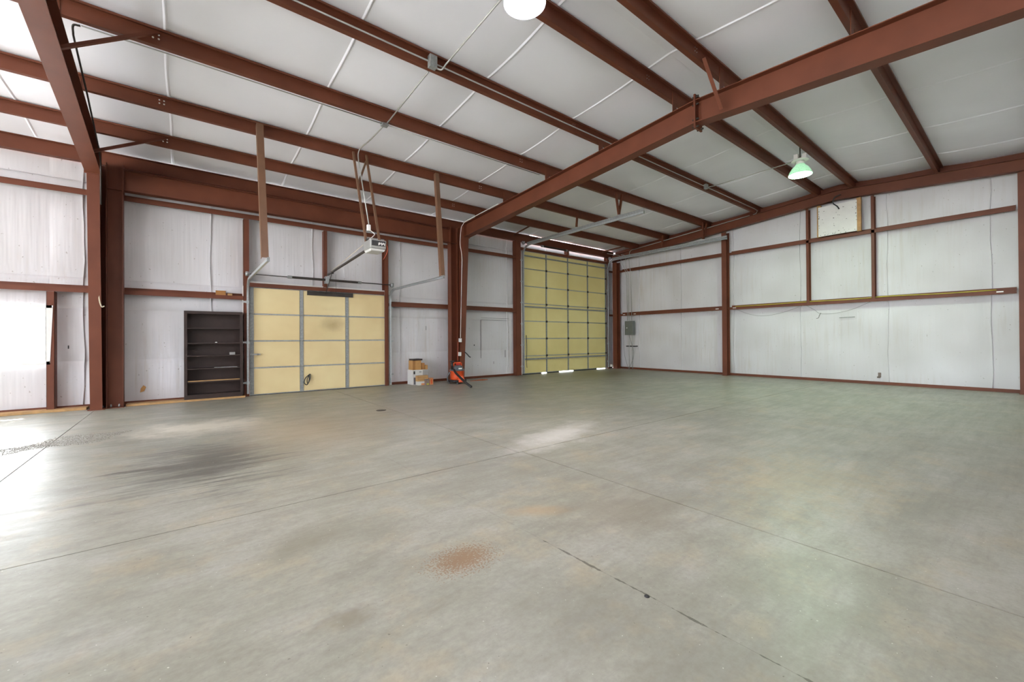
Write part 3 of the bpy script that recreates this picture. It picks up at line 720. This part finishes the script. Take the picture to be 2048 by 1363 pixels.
def torsion(lab, x0, x1, y, z, s0, s1, rr):
    t = thing('torsion_assembly', lab, 'spring', ((x0+x1)/2, y, z), 'torsion springs')
    MB().tube([(x0, y, z), (x1, y, z)], 0.012, 8).build('shaft', 'dark_metal', t)
    n = int((s1-s0)/0.012); prof = []
    for i in range(n+1):
        prof.append((rr*(1.0 if i % 2 else 0.86), s0+(s1-s0)*i/n))
    MB().lathe(prof, (0, y, z), 12, 'X').build('spring', 'dark_metal', t)
    for s in (s0, s1): MB().lathe([(rr*0.8, -0.05), (rr*1.15, -0.04), (rr*1.15, 0.04), (rr*0.8, 0.05)], (s, y, z), 12, 'X').build('cone', 'galv_dull', t)
    for s in (x0+0.06, x1-0.06):
        MB().lathe([(0.03, -0.03), (0.055, -0.025), (0.048, 0), (0.055, 0.025), (0.03, 0.03)], (s, y, z), 16, 'X').build('cable_drum', 'galv', t)
        MB().box(s-0.008+0.05, s+0.05, y-0.04, GI-0.012, z-0.05, z+0.05).build('bearing_plate', 'galv', t)
    return t
ta = torsion('dark torsion spring and shaft above the small overhead door', 0.98, 4.36, 10.62, 2.685, 1.87, 3.46, 0.03)
MB().box(2.64, 2.72, 10.62-0.03, GI-0.012, 2.6, 2.77).build('centre_bracket', 'galv', ta)
torsion('torsion shaft with springs tucked under the eave above the tall door', 8.86, 13.56, 10.66, 4.47, 9.8, 11.0, 0.035)

# opener
op = thing('door_opener', 'grey motor opener hanging on straps above the small door', 'opener', (2.70, 7.45, 2.84))
b = MB().hexa([(2.565, 7.28, 2.86), (2.845, 7.28, 2.86), (2.845, 7.64, 2.86), (2.565, 7.64, 2.86)], [(2.555, 7.27, 3.02), (2.855, 7.27, 3.02), (2.855, 7.65, 3.02), (2.555, 7.65, 3.02)]).build('motor_housing', 'emt', op, bevel=0.015)
MB().box(2.585, 2.83, 7.262, 7.268, 2.91, 3.0).build('control_panel', 'black', b)
mb = MB()
for i in range(7): mb.box(2.70+0.018*i, 2.712+0.018*i, 7.258, 7.262, 2.92+0.012*(i % 3), 2.965+0.008*(i % 2))
stuff(mb.build('panel_markings', 'white_paint', b))
MB().hexa([(2.59, 7.30, 2.82), (2.82, 7.30, 2.82), (2.82, 7.62, 2.82), (2.59, 7.62, 2.82)], [(2.57, 7.285, 2.859), (2.84, 7.285, 2.859), (2.84, 7.635, 2.859), (2.57, 7.635, 2.859)]).build('light_cover', 'box_white', op, bevel=0.01)
MB().bar((2.70, 7.64, 2.95), (2.68, 10.56, 2.80), 0.035, 0.035).build('drive_rail', 'dark_metal', op)
MB().tube([(2.62, 7.6, 3.04), (2.67, 10.3, 2.83)], 0.006, 6).build('cable', 'rope', op)
MB().bar((2.685, 10.15, 2.80), (2.68, 10.22, 2.82), 0.05, 0.05).bar((2.68, 10.2, 2.79), (2.68, 10.74, 2.36), 0.03, 0.006, (1, 0, 0)).build('door_arm', 'dark_metal', op)
MB().tube([(2.77, 10.2, 2.78), (2.775, 10.2, 2.30)], 0.003, 5).box(2.745, 2.805, 10.19, 10.21, 2.275, 2.30).build('release_cord', 'dark_metal', op)
for a, c in (((2.575, 8.235, 4.92), (2.575, 7.52, 3.02)), ((2.83, 8.235, 4.92), (2.83, 7.52, 3.02))):
    angle(MB(), a, c, 0.035, 0.004, (0, 1, 0.2)).build('strap', 'steel_brown', op)
angle(MB(), (2.83, 8.22, 4.80), (2.585, 7.98, 4.2), 0.03, 0.004, (0, 1, 0.2)).build('cross_brace', 'steel_brown', op)
MB().bar((2.56, 7.5, 3.05), (2.85, 7.5, 3.05), 0.035, 0.035).build('mounting_angle', 'dark_metal', op)
MB().box(2.59, 2.65, 7.50, 7.56, 3.22, 3.33).build('outlet_box', 'white_paint', op, bevel=0.006)
MB().tube(spline([(2.62, 7.5, 3.24), (2.70, 7.46, 3.16), (2.66, 7.44, 3.10), (2.60, 7.46, 3.04)]), 0.007, 6).build('power_cord', 'white_paint', op)
MB().tube(spline([(2.84, 7.3, 2.98), (2.88, 7.28, 2.88), (2.84, 7.28, 2.75), (2.80, 7.28, 2.68)]), 0.005, 6).build('antenna_wire', 'cord_orange', op)

# ------------------------------------------------------------------ window
wn = thing('window_1', 'bright frosted white window at the left edge', 'window', (-2.49, YW, 0.86), kind='structure')
MB().box(-3.05, -1.95, YW-0.05, YW-0.046, 0.89, 1.83).build('pane', 'film', wn)
def casing(a, b): return MB().hexa(a, b)
MB().box(-3.05, -1.86, GI-0.02, GI+0.0, 1.825, 1.872).build('frame_top', 'white_paint', wn)
MB().box(-3.05, -1.885, GI-0.02, GI+0.0, 0.83, 0.885).build('frame_bottom', 'white_paint', wn)
MB().hexa([(-1.93, GI-0.02, 0.83), (-1.885, GI-0.02, 0.83), (-1.885, GI, 0.83), (-1.93, GI, 0.83)], [(-1.93, GI-0.02, 1.872), (-1.848, GI-0.02, 1.872), (-1.848, GI, 1.872), (-1.93, GI, 1.872)]).build('frame_side', 'white_paint', wn)
MB().box(-3.10, -3.05, GI-0.02, GI+0.0, 0.83, 1.872).build('frame_side', 'white_paint', wn)
MB().box(-3.05, -1.94, GI, YW-0.05, 1.826, 1.834).box(-3.05, -1.94, GI, YW-0.05, 0.878, 0.886).box(-1.946, -1.938, GI, YW-0.05, 0.886, 1.826).box(-3.06, -3.052, GI, YW-0.05, 0.886, 1.826).build('reveal', 'white_paint', wn)

# ------------------------------------------------------------------ lamps
def lamp(lab, x, y, zl, lens, refl, ztop, box_at):
    t = thing('high_bay_lamp', lab, 'lamp', (x, y, zl), 'high bay ceiling lamps')
    MB().lathe([(0.0, 0.0), (0.12, -0.004), (0.205, 0.004)], (x, y, zl), 32, cap=False).build('lens', lens, t)
    MB().lathe([(0.0, 0.012), (0.204, 0.012), (0.204, 0.016), (0.0, 0.016)], (x, y, zl), 32, cap=False).build('uplight_block', 'white_paint', t)  # added plate that keeps the lens from shining upward
    MB().lathe([(0.215, 0.0), (0.212, 0.02), (0.19, 0.08), (0.15, 0.15), (0.10, 0.20), (0.085, 0.225), (0.08, 0.225), (0.095, 0.195), (0.143, 0.146), (0.183, 0.078), (0.205, 0.02), (0.207, 0.0)], (x, y, zl), 32, cap=False).build('reflector', refl, t)
    MB().lathe([(0.075, 0.22), (0.075, 0.30), (0.06, 0.305)], (x, y, zl), 20).build('socket_housing', 'white_paint', t)
    MB().lathe([(0.15, 0.30), (0.16, 0.305), (0.16, 0.315), (0.15, 0.32)], (x, y, zl), 24).build('mounting_plate', 'white_paint', t)
    for k in range(3):
        a = 2*PI*k/3+0.5; cx, cy = x+0.085*math.cos(a), y+0.085*math.sin(a)
        MB().box(cx-0.045, cx+0.045, cy-0.04, cy+0.04, zl+0.32, zl+0.43).build('ballast_unit', 'white_paint', t, bevel=0.008)
    MB().tube([(x, y, zl+0.32), (x, y, ztop)], 0.012, 8).build('stem', 'dark_metal', t)
    return t
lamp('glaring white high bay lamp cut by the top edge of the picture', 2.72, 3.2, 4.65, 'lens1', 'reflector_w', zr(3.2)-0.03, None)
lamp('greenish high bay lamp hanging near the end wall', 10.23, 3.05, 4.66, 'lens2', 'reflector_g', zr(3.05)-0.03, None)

# ------------------------------------------------------------------ conduits and boxes
def conduit(lab, pts, r=0.011, mat='emt', cat='conduit', name='conduit', group='electrical conduits'):
    o = MB().tube(pts, r, 8).build(name, mat); return tag(o, lab, cat, group)
def jbox(lab, x, y, z, sx=0.06, sy=0.03, sz=0.06, mat='galv_dull'):
    t = MB().box(x-sx, x+sx, y-sy, y+sy, z-sz, z+sz).build('junction_box', mat, bevel=0.006); tag(t, lab, 'electrical box', 'electrical boxes')
    MB().box(x-sx*0.95, x+sx*0.95, y-sy-0.004, y-sy, z-sz*0.95, z+sz*0.95).build('cover_plate', mat, t)
    return t
yc = PUR[3]-0.036; zc = zb(PUR[3])+0.07
conduit('grey conduit along the fourth purlin, from the top edge to the end wall', [(XL+0.1, yc, zc), (13.40, yc, zc)]+[(13.56, yc-0.02, zc-0.03), (13.60, yc+0.04, zc-0.10), (13.60, yc+0.12, zb(5.3)-0.03)])
conduit('thin conduit sloping along the top of the end wall rafter', [(13.62, 5.4, zb(5.4)-0.025), (13.62, 9.70, zb(9.7)-0.025), (13.61, 9.77, zb(9.77)-0.07), (13.61, 9.82, 4.4), (13.70, 9.85, 4.05), (13.775, 9.85, 3.8), (13.775, 9.82, 1.93)])
jbox('large grey junction box on the fourth purlin near the bright lamp', 2.69, PUR[3]-0.06, zb(PUR[3])+0.06, 0.055, 0.04, 0.085)
jbox('small grey junction box on the fourth purlin beyond the long rafter', 10.4, PUR[3]-0.055, zb(PUR[3])+0.06, 0.05, 0.035, 0.06)
conduit('conduit from the large junction box to the bright lamp', spline([(2.74, PUR[3]-0.06, zb(PUR[3])+0.0), (2.80, PUR[3]-0.12, zb(PUR[3])-0.03), (2.80, PUR[3]-0.25, zb(PUR[3])-0.02)])+[(2.735, 3.40, 4.985)])
conduit('conduit from the small junction box to the greenish lamp', [(10.45, PUR[3]-0.06, zb(PUR[3])+0.05), (10.44, PUR[3]-0.3, zb(PUR[3])+0.03), (10.27, 3.16, 5.0)])
jbox('small grey box where the lamp conduit meets the third purlin', 2.66, PUR[2]+0.10, zb(PUR[2])-0.01, 0.055, 0.05, 0.028)
conduit('conduit between the third and fourth purlins', [(2.69, PUR[3]+0.06, zb(PUR[3])-0.012), (2.66, PUR[2]-0.02, zb(PUR[2])-0.03)])
conduit('bent conduit dropping from the third purlin to the door opener', spline([(2.66, PUR[2]+0.14, zb(PUR[2])-0.012), (2.66, 7.5, 4.90), (2.65, 8.02, 4.93), (2.64, 8.15, 4.86), (2.64, 8.13, 4.7)], 8)+[(2.625, 7.53, 3.335)])
conduit('thin conduit along the bottom of the third purlin', [(-0.95, PUR[2]+0.09, zb(PUR[2])-0.012), (2.6, PUR[2]+0.09, zb(PUR[2])-0.012)], 0.008)
conduit('second thin conduit along the third purlin, toward the long rafter', [(2.72, PUR[2]+0.09, zb(PUR[2])-0.012), (6.2, PUR[2]+0.09, zb(PUR[2])-0.012)], 0.008)
conduit('grey conduit running down the side of the left rafter and column', spline([(-0.96, PUR[2]+0.1, zb(PUR[2])-0.012), (-1.02, PUR[2]+0.12, zb(PUR[2])-0.02), (-1.035, PUR[2]+0.22, zb(PUR[2])-0.08)])+[(-1.075, 8.15, 4.655), (-1.115, 9.45, 4.36), (-1.13, 9.75, 4.2), (-1.14, 9.83, 3.9), (-1.16, 10.0, 3.6)], 0.011, 'dark_metal')
conduit('white conduit running down the tapered column to an outlet', [(6.215, 8.4, rt(8.4)+0.02), (6.215, 10.02, rt(10.02)+0.02)]+spline([(6.215, 10.12, 4.50), (6.215, 10.2, 4.42), (6.22, 10.27, 4.0), (6.22, 10.2, 3.72), (6.225, 10.18, 3.5)])+[(6.225, 10.29, 1.27)], 0.010, 'white_paint')
jbox('white outlet box on the tapered column, upper of two', 6.225, 10.31, 1.2, 0.03, 0.04, 0.055, 'white_paint')
jbox('white outlet box on the tapered column just above the vacuum', 6.225, 10.34, 0.8, 0.03, 0.04, 0.055, 'white_paint')
conduit('thin orange cord hanging from outlet to the vacuum', spline([(6.18, 10.29, 1.15), (6.14, 10.28, 1.12), (6.12, 10.26, 0.9), (6.08, 10.2, 0.62)]), 0.006, 'cord_orange', 'cord', 'power_cord', None)
# end wall conduits
conduit('leftmost of the conduits rising from the electrical panel', [(13.775, 10.02, 1.93), (13.775, 10.05, 3.7), (13.72, 10.1, 4.0), (13.62, 10.17, 4.25)]+spline([(13.6, 10.2, 4.40), (13.55, 10.22, 4.52), (13.3, 10.25, 4.53), (12.9, 10.3, 4.53)]))
conduit('middle conduit rising from the electrical panel', [(13.775, 9.95, 1.93), (13.775, 9.98, 3.75), (13.70, 10.0, 4.0), (13.62, 9.98, 4.3)]+spline([(13.61, 9.98, 4.42), (13.58, 10.0, 4.5), (13.5, 10.1, 4.53)]))
conduit('left conduit below the electrical panel', [(13.775, 9.95, 0.0), (13.775, 9.95, 1.37)], 0.013)
conduit('right conduit below the electrical panel', [(13.775, 9.8, 0.0), (13.775, 9.8, 1.37)], 0.013)
pn = thing('electrical_panel', 'grey electrical panel on the end wall near the far corner', 'electrical panel', (13.83, 9.93, 1.36))
MB().box(13.74, 13.86, 9.74, 10.13, 1.36, 1.91).build('cabinet', 'panel_grey', pn, bevel=0.006)
dd = MB().box(13.73, 13.739, 9.75, 10.12, 1.37, 1.90).build('door', 'panel_grey', pn, bevel=0.003)
MB().box(13.725, 13.73, 10.0, 10.05, 1.62, 1.65).build('latch', 'zinc', dd)
for zz in (1.42, 1.85): MB().box(13.86, 13.97, 9.8, 10.06, zz-0.02, zz+0.02).build('mounting_strut', 'galv', pn)
st = MB().box(13.79, 13.83, 9.68, 10.11, 0.89, 0.93).box(13.83, 13.97, 9.69, 9.72, 0.89, 0.93).box(13.83, 13.97, 10.07, 10.1, 0.89, 0.93).build('strut_channel', 'black'); tag(st, 'short black strut bar clamping the conduits below the electrical panel', 'bracket')
conduit('loose grey cable looping left of the panel conduits', spline([(13.8, 10.25, 1.75), (13.8, 10.24, 1.2), (13.8, 10.2, 0.6), (13.78, 10.05, 0.15), (13.78, 9.98, 0.03)]), 0.006, 'cord_grey', 'cable', 'loose_cable', 'loose cables')
conduit('loose grey cable curving right below the panel', spline([(13.735, 9.93, 1.35), (13.735, 9.82, 1.05), (13.735, 9.73, 0.75), (13.735, 9.74, 0.45), (13.735, 9.86, 0.18), (13.735, 9.97, 0.02)]), 0.007, 'cord_grey', 'cable', 'loose_cable', 'loose cables')

# end wall: board, posts, hose, wires
o = MB().box(13.70, 13.715, 2.835, 3.67, 3.985, 4.79).build('plywood_board', 'white_paint'); tag(o, 'scuffed white plywood board mounted high on the end wall', 'board')
mb = MB(); rnd = random.Random(3)
for i in range(46):
    e = rnd.random(); yy = rnd.uniform(2.85, 3.65); zz = rnd.uniform(4.0, 4.77)
    if e < 0.35: zz = 4.0+rnd.random()**2*0.12
    elif e < 0.6: yy = rnd.choice([2.85, 3.655])+rnd.uniform(-0.008, 0.008)
    w, h = rnd.uniform(0.004, 0.014), rnd.uniform(0.003, 0.009)
    mb.box(13.697, 13.7, yy-w, yy+w, zz-h, zz+h)
stuff(mb.build('paint_chips', 'dark_wood', o))
for yy, lab, za, zc2 in ((3.66, 'yellow wooden post at the left side of the white board', 3.975, 4.85), (2.80, 'yellow wooden post at the right side of the white board', 3.975, 4.85)):
    p_ = MB().box(13.716, 13.80, yy-0.045, yy+0.045, za, zc2).build('wooden_post', 'lumber', bevel=0.003); tag(p_, lab, 'post', 'wooden posts')
conduit('black cable drooping over the top of the white board', spline([(13.63, 3.15, 5.0), (13.62, 3.28, 4.95), (13.63, 3.32, 4.82), (13.675, 3.24, 4.72), (13.68, 3.2, 4.64)]), 0.014, 'black', 'cable', 'loose_cable', 'loose cables')
conduit('yellow hose lying along the lower end wall girt', spline([(13.86, 5.95, 2.225), (13.87, 5.0, 2.222), (13.85, 4.0, 2.23), (13.87, 3.0, 2.222), (13.86, 2.2, 2.24), (13.87, 1.4, 2.222), (13.86, 0.5, 2.225)]), 0.012, 'hose_yellow', 'hose', 'air_hose', None)
conduit('thin grey wire sagging in a long arc under the end wall girt, nearer the column', spline([(13.79, 5.9, 2.13), (13.80, 5.5, 1.95), (13.80, 5.1, 1.88), (13.80, 4.6, 1.95), (13.79, 4.1, 2.12)]), 0.004, 'cord_grey', 'wire', 'loose_wire', 'loose wires')
conduit('thin grey wire sagging under the end wall girt with a dangling end', spline([(13.79, 4.0, 2.13), (13.80, 3.8, 1.98), (13.80, 3.68, 1.88), (13.80, 3.4, 1.86), (13.80, 3.0, 1.94), (13.79, 2.6, 2.12)]), 0.004, 'cord_grey', 'wire', 'loose_wire', 'loose wires')
conduit('short dangling cord stub with plug on the end wall', spline([(13.80, 3.66, 1.89), (13.79, 3.69, 1.82), (13.79, 3.71, 1.76), (13.79, 3.76, 1.74)]), 0.008, 'cord_grey', 'wire', 'loose_wire', 'loose wires')
o = MB().tube([(13.95, 3.28, 1.745), (13.95, 2.95, 1.755)], 0.008, 6).build('metal_rod', 'galv_dull'); tag(o, 'small grey metal rod fixed flat on the end wall under the girt', 'rod')
for yy, zz, n in ((6.5, 2.215, 0), (5.95, 2.215, 1), (0.45, 2.215, 2), (10.2, 2.215, 3), (9.7, 2.215, 4)):
    o = MB().box(GE-0.006, GE, yy-0.05, yy+0.05, 2.165, 2.19).build('girt_sticker', 'zinc')
    tag(o, ['white tag on the girt just left of the end wall column', 'white tag on the girt just right of the end wall column', 'white tag on the girt at the right edge of the picture', 'white tag on the girt left of the panel conduits', 'white tag on the girt right of the panel conduits'][n], 'tag', 'girt tags')
hole = MB().box(XE-0.012, XE-0.008, 2.44, 2.50, 0.18, 0.30).box(XE-0.012, XE-0.008, 2.46, 2.52, 0.16, 0.2).build('torn_patch', 'box_mottle'); tag(hole, 'small torn brown patch low on the end wall', 'patch', 'torn patches')
hole = MB().add([(-0.72, YW-0.012, 0.22), (-0.66, YW-0.012, 0.24), (-0.63, YW-0.012, 0.32), (-0.67, YW-0.012, 0.36), (-0.71, YW-0.012, 0.30), (-0.72, YW-0.018, 0.22), (-0.66, YW-0.018, 0.24), (-0.63, YW-0.018, 0.32), (-0.67, YW-0.018, 0.36), (-0.71, YW-0.018, 0.30)], [(0,1,2,3,4),(9,8,7,6,5),(0,5,6,1),(1,6,7,2),(2,7,8,3),(3,8,9,4),(4,9,5,0)]).build('torn_patch', 'kraft'); tag(hole, 'small torn brown patch low on the wall left of the bookcase', 'patch', 'torn patches')

# rope on left column
o = MB().tube(spline([(F1+0.06, 10.29, 2.22), (F1+0.055, 10.28, 2.05), (F1+0.06, 10.28, 1.95), (F1+0.085, 10.29, 1.85), (F1+0.12, 10.3, 1.86)]), 0.012, 6).build('hanging_rope', 'rope'); tag(o, 'pale rope end hanging on the left main column', 'rope')
# cord hook on the tapered column
o = MB().tube(spline([(6.40, 10.36, 0.86), (6.46, 10.33, 0.80), (6.50, 10.26, 0.72), (6.52, 10.22, 0.70)]), 0.016, 6).build('cable_hook', 'black'); tag(o, 'black hooked cable end sticking out of the tapered column', 'cable')

# ------------------------------------------------------------------ bookcase and its contents
bk = thing('bookcase', 'dark brown open bookcase with six shelves against the back wall', 'bookcase', (0.465, 10.73, 0.042))
bx0, bx1, by0, by1, bz0, bz1 = -0.04, 0.955, 10.605, 10.86, 0.043, 1.84
MB().box(bx0, bx0+0.02, by0, by1, bz0, bz1).box(bx0, bx0+0.05, by0-0.018, by0, bz0, bz1).build('side', 'dark_wood', bk)
MB().box(bx1-0.02, bx1, by0, by1, bz0, bz1).box(bx1-0.05, bx1, by0-0.018, by0, bz0, bz1).build('side', 'dark_wood', bk)
MB().box(bx0+0.02, bx1-0.02, by0, by1, bz1-0.02, bz1).box(bx0+0.05, bx1-0.05, by0-0.018, by0, bz1-0.055, bz1).build('top', 'dark_wood', bk)
MB().box(bx0+0.05, bx1-0.05, by0-0.018, by0, bz0, bz0+0.085).build('kick_board', 'dark_wood', bk)
MB().box(bx0+0.02, bx1-0.02, by1-0.008, by1, bz0, bz1-0.02).build('back_panel', 'dark_wood', bk)
SH = [1.50, 1.187, 0.93, 0.667, 0.395, 0.13]
for z in SH: MB().box(bx0+0.021, bx1-0.021, by0-0.012, by1-0.009, z-0.022, z).build('shelf', 'dark_wood', bk)
o = MB().lathe([(0.022, 0), (0.02, 0.012), (0.008, 0.02)], (0.49, 10.66, 1.187), 8).build('plastic_cap', 'zinc'); tag(o, 'tiny white cap on the second bookcase shelf', 'cap')
o = MB().box(0.72, 0.82, 10.63, 10.68, 0.9305, 0.985).build('carton', 'box_grey', bevel=0.003); tag(o, 'small grey carton on the third bookcase shelf', 'box')
o = MB().bar((0.45, 10.615, 0.672), (0.86, 10.61, 0.672), 0.03, 0.008).build('metal_strip', 'galv'); tag(o, 'bright metal strip lying on the fourth bookcase shelf', 'strip')
o = MB().bar((0.02, 10.625, 0.406), (0.90, 10.65, 0.406), 0.035, 0.018).build('wooden_stick', 'lumber'); tag(o, 'pale wooden stick lying on the fifth bookcase shelf', 'stick')
o = MB().box(0.49, 0.665, GI+0.01, GI+0.10, 2.206, 2.30).build('carton', 'kraft_dark', bevel=0.004); tag(o, 'small reddish-brown carton lying on the girt above the bookcase', 'box')
o = MB().box(0.70, 0.78, GI+0.02, GI+0.08, 2.206, 2.245).build('wood_block', 'lumber'); tag(o, 'little wood block on the girt beside the brown carton', 'block')

# ------------------------------------------------------------------ boxes by the wall
def carton(lab, x0, x1, y0, y1, z0, z1, mat, marks=(), rot=0.0):
    t = MB().box(x0, x1, y0, y1, z0, z1).build('carton', mat, bevel=0.004); tag(t, lab, 'box', 'boxes piled by the back wall')
    for (a, b, c, d, m) in marks:      # print panels on the room-facing side (fractions)
        MB().box(x0+(x1-x0)*a, x0+(x1-x0)*b, y0-0.003, y0, z0+(z1-z0)*c, z0+(z1-z0)*d).build('printed_panel', m, t)
    t.rotation_euler.z = rot
    return t
carton('large white and grey printed carton at the bottom of the pile', 4.79, 5.26, 10.40, 10.74, 0.0, 0.40, 'box_white', [(0.06, 0.17, 0.03, 0.5, 'grey_plastic'), (0.05, 0.15, 0.72, 0.92, 'black'), (0.63, 0.99, 0.02, 0.98, 'box_grey'), (0.4, 0.55, 0.82, 0.9, 'galv_dull')])
carton('tall brown cardboard box with dark lid on top of the pile', 4.81, 5.06, 10.44, 10.70, 0.401, 0.655, 'kraft', [(0.0, 0.3, 0.0, 1.0, 'kraft_dark')])
carton('dark flat box lying as a lid on the tall brown box', 4.82, 5.09, 10.42, 10.70, 0.656, 0.70, 'dark_wood')
carton('middle brown cardboard box beside the tall one on the pile', 5.075, 5.165, 10.44, 10.66, 0.401, 0.58, 'kraft_dark')
carton('smallest brown cardboard box at the right end of the pile top', 5.175, 5.255, 10.44, 10.66, 0.401, 0.52, 'kraft')
carton('yellow wooden crate lying in front of the white carton', 4.86, 5.17, 10.25, 10.38, 0.10, 0.255, 'lumber', [(0.0, 1.0, 0.62, 0.68, 'kraft_dark'), (0.0, 1.0, 0.3, 0.36, 'kraft_dark')])
carton('flat mottled carton under the yellow crate', 4.88, 5.08, 10.24, 10.39, 0.0, 0.099, 'box_white', [(0.4, 1.0, 0.0, 0.5, 'box_orange')])
carton('small mottled dark carton at the front right of the pile', 5.05, 5.155, 10.14, 10.23, 0.0, 0.16, 'box_mottle', [(0.2, 0.8, 0.05, 0.3, 'hose_yellow')])
carton('small orange-pink carton standing at the far right of the pile', 5.17, 5.28, 10.16, 10.27, 0.0, 0.18, 'box_orange', [(0.35, 0.65, 0.15, 0.8, 'orange')])

# ------------------------------------------------------------------ vacuum
vx, vy = 5.92, 9.98
va = thing('shop_vacuum', 'orange and black shop vacuum with hose, standing before the tapered column', 'vacuum', (vx, vy, 0))
MB().lathe([(0.165, 0.09), (0.185, 0.12), (0.19, 0.2), (0.195, 0.33), (0.20, 0.34), (0.20, 0.36), (0.0, 0.36)], (vx, vy, 0), 28).build('drum', 'orange', va)
MB().lathe([(0.205, 0.355), (0.205, 0.385), (0.17, 0.41), (0.15, 0.47), (0.12, 0.50), (0.0, 0.50)], (vx, vy, 0), 28).build('lid', 'grey_plastic', va)
MB().tube([(vx-0.12, vy-0.03, 0.47), (vx-0.12, vy-0.03, 0.555), (vx-0.09, vy-0.03, 0.575), (vx+0.09, vy-0.03, 0.575), (vx+0.12, vy-0.03, 0.555), (vx+0.12, vy-0.03, 0.47)], 0.02, 8).build('handle', 'orange', va)
MB().box(vx-0.06, vx+0.06, vy-0.07, vy-0.05, 0.51, 0.56).build('switch_plate', 'red_plastic', va, bevel=0.006)
MB().box(vx-0.05, vx+0.05, vy-0.178, vy-0.165, 0.405, 0.44).build('name_badge', 'zinc', va)
MB().lathe([(0.2, 0.05), (0.225, 0.06), (0.225, 0.1), (0.19, 0.115)], (vx, vy, 0), 24).build('base_ring', 'black', va)
for k in range(4):
    a = PI/4+k*PI/2+0.3; cx, cy = vx+0.215*math.cos(a), vy+0.215*math.sin(a)
    w_ = MB().box(cx-0.035, cx+0.035, cy-0.035, cy+0.035, 0.04, 0.11).build('caster', 'black', va, bevel=0.008)
    MB().lathe([(0.028, -0.014), (0.03, -0.01), (0.03, 0.01), (0.028, 0.014)], (cx, cy, 0.03), 12, 'X').build('wheel', 'grey_plastic', w_)
# front tool caddy (bright orange, four-fingered) and cord wraps
MB().hexa([(vx-0.09, vy-0.26, 0.05), (vx+0.11, vy-0.26, 0.05), (vx+0.12, vy-0.17, 0.05), (vx-0.10, vy-0.17, 0.05)], [(vx-0.05, vy-0.22, 0.22), (vx+0.08, vy-0.22, 0.22), (vx+0.09, vy-0.16, 0.22), (vx-0.07, vy-0.16, 0.22)]).build('tool_caddy', 'orange', va, bevel=0.015)
MB().tube([(vx-0.19, vy-0.06, 0.40), (vx-0.2, vy-0.06, 0.62)], 0.026, 10).box(vx-0.27, vx-0.13, vy-0.10, vy-0.04, 0.615, 0.64).build('crevice_tool', 'black', va)
MB().tube(spline([(5.74, 9.84, 0.40), (5.70, 9.72, 0.35), (5.675, 9.5, 0.26), (5.65, 9.22, 0.16)], 10), 0.03, 10).build('hose', 'black', va)
MB().tube([(5.652, 9.24, 0.165), (5.625, 8.98, 0.09), (5.60, 8.76, 0.036)], [0.034, 0.03, 0.032], 10).build('wand', 'black', va)
MB().tube(spline([(vx-0.26, vy+0.05, 0.06), (vx-0.30, vy, 0.2), (vx-0.27, vy-0.08, 0.33)]), 0.022, 8).build('cord_bundle', 'grey_plastic', va)

jbox('small white outlet box near the floor in the far corner', 13.56, 10.66, 0.12, 0.05, 0.03, 0.05, 'white_paint')
o = MB().tube(spline([(9.06, 10.68, 1.35), (9.075, 10.675, 0.9), (9.06, 10.68, 0.45), (9.075, 10.68, 0.25), (9.05, 10.685, 0.6), (9.05, 10.69, 1.35)]), 0.007, 6).build('pull_chain', 'dark_metal'); tag(o, 'thin dark pull chain hanging at the left edge of the tall door', 'chain')
# ------------------------------------------------------------------ floor bits
o = MB().lathe([(0.0, 0.004), (0.07, 0.004), (0.085, 0.001), (0.085, 0.0)], (2.66, 7.06, 0), 24, cap=False).build('floor_drain', 'dark_metal'); tag(o, 'round dark floor drain cover in front of the small door', 'drain')
o = MB().lathe([(0.0, 0.003), (0.012, 0.003), (0.013, 0.0)], (1.714, 1.149, 0), 14, cap=False).build('anchor_plug', 'black'); tag(o, 'tiny black plug in the floor joint, nearest the viewpoint', 'plug')
def grit(name, lab, cx, cy, rx, ry, rot, n, s, mat):
    mb = MB(); rg = random.Random(5)
    for i in range(n):
        a = rg.uniform(0, 2*PI); q = rg.random()**0.6; x = q*rx*math.cos(a); y = q*ry*math.sin(a)*(0.7+0.3*math.sin(x*7))
        X = cx+x*math.cos(rot)-y*math.sin(rot); Y = cy+x*math.sin(rot)+y*math.cos(rot)
        r = s*rg.uniform(0.5, 1.5); b_ = rg.uniform(0, 6)
        P = [(X+r*math.cos(b_+k*2.09), Y+r*math.sin(b_+k*2.09), 0) for k in range(3)]
        mb.add(P+[(X, Y, r*0.9)], [(0, 1, 3), (1, 2, 3), (2, 0, 3), (0, 2, 1)])
    o = mb.build(name, mat); tag(o, lab, 'grit', kind='stuff')
grit('gravel_patch', 'dark grey grit scattered on the floor near the left edge', -1.25, 7.35, 0.75, 0.42, 0.5, 2600, 0.005, 'gravel')
grit('rust_grit', 'rust-orange debris on the floor right of the vacuum', 6.85, 10.28, 0.33, 0.14, 0.1, 1500, 0.009, 'rust_grit')
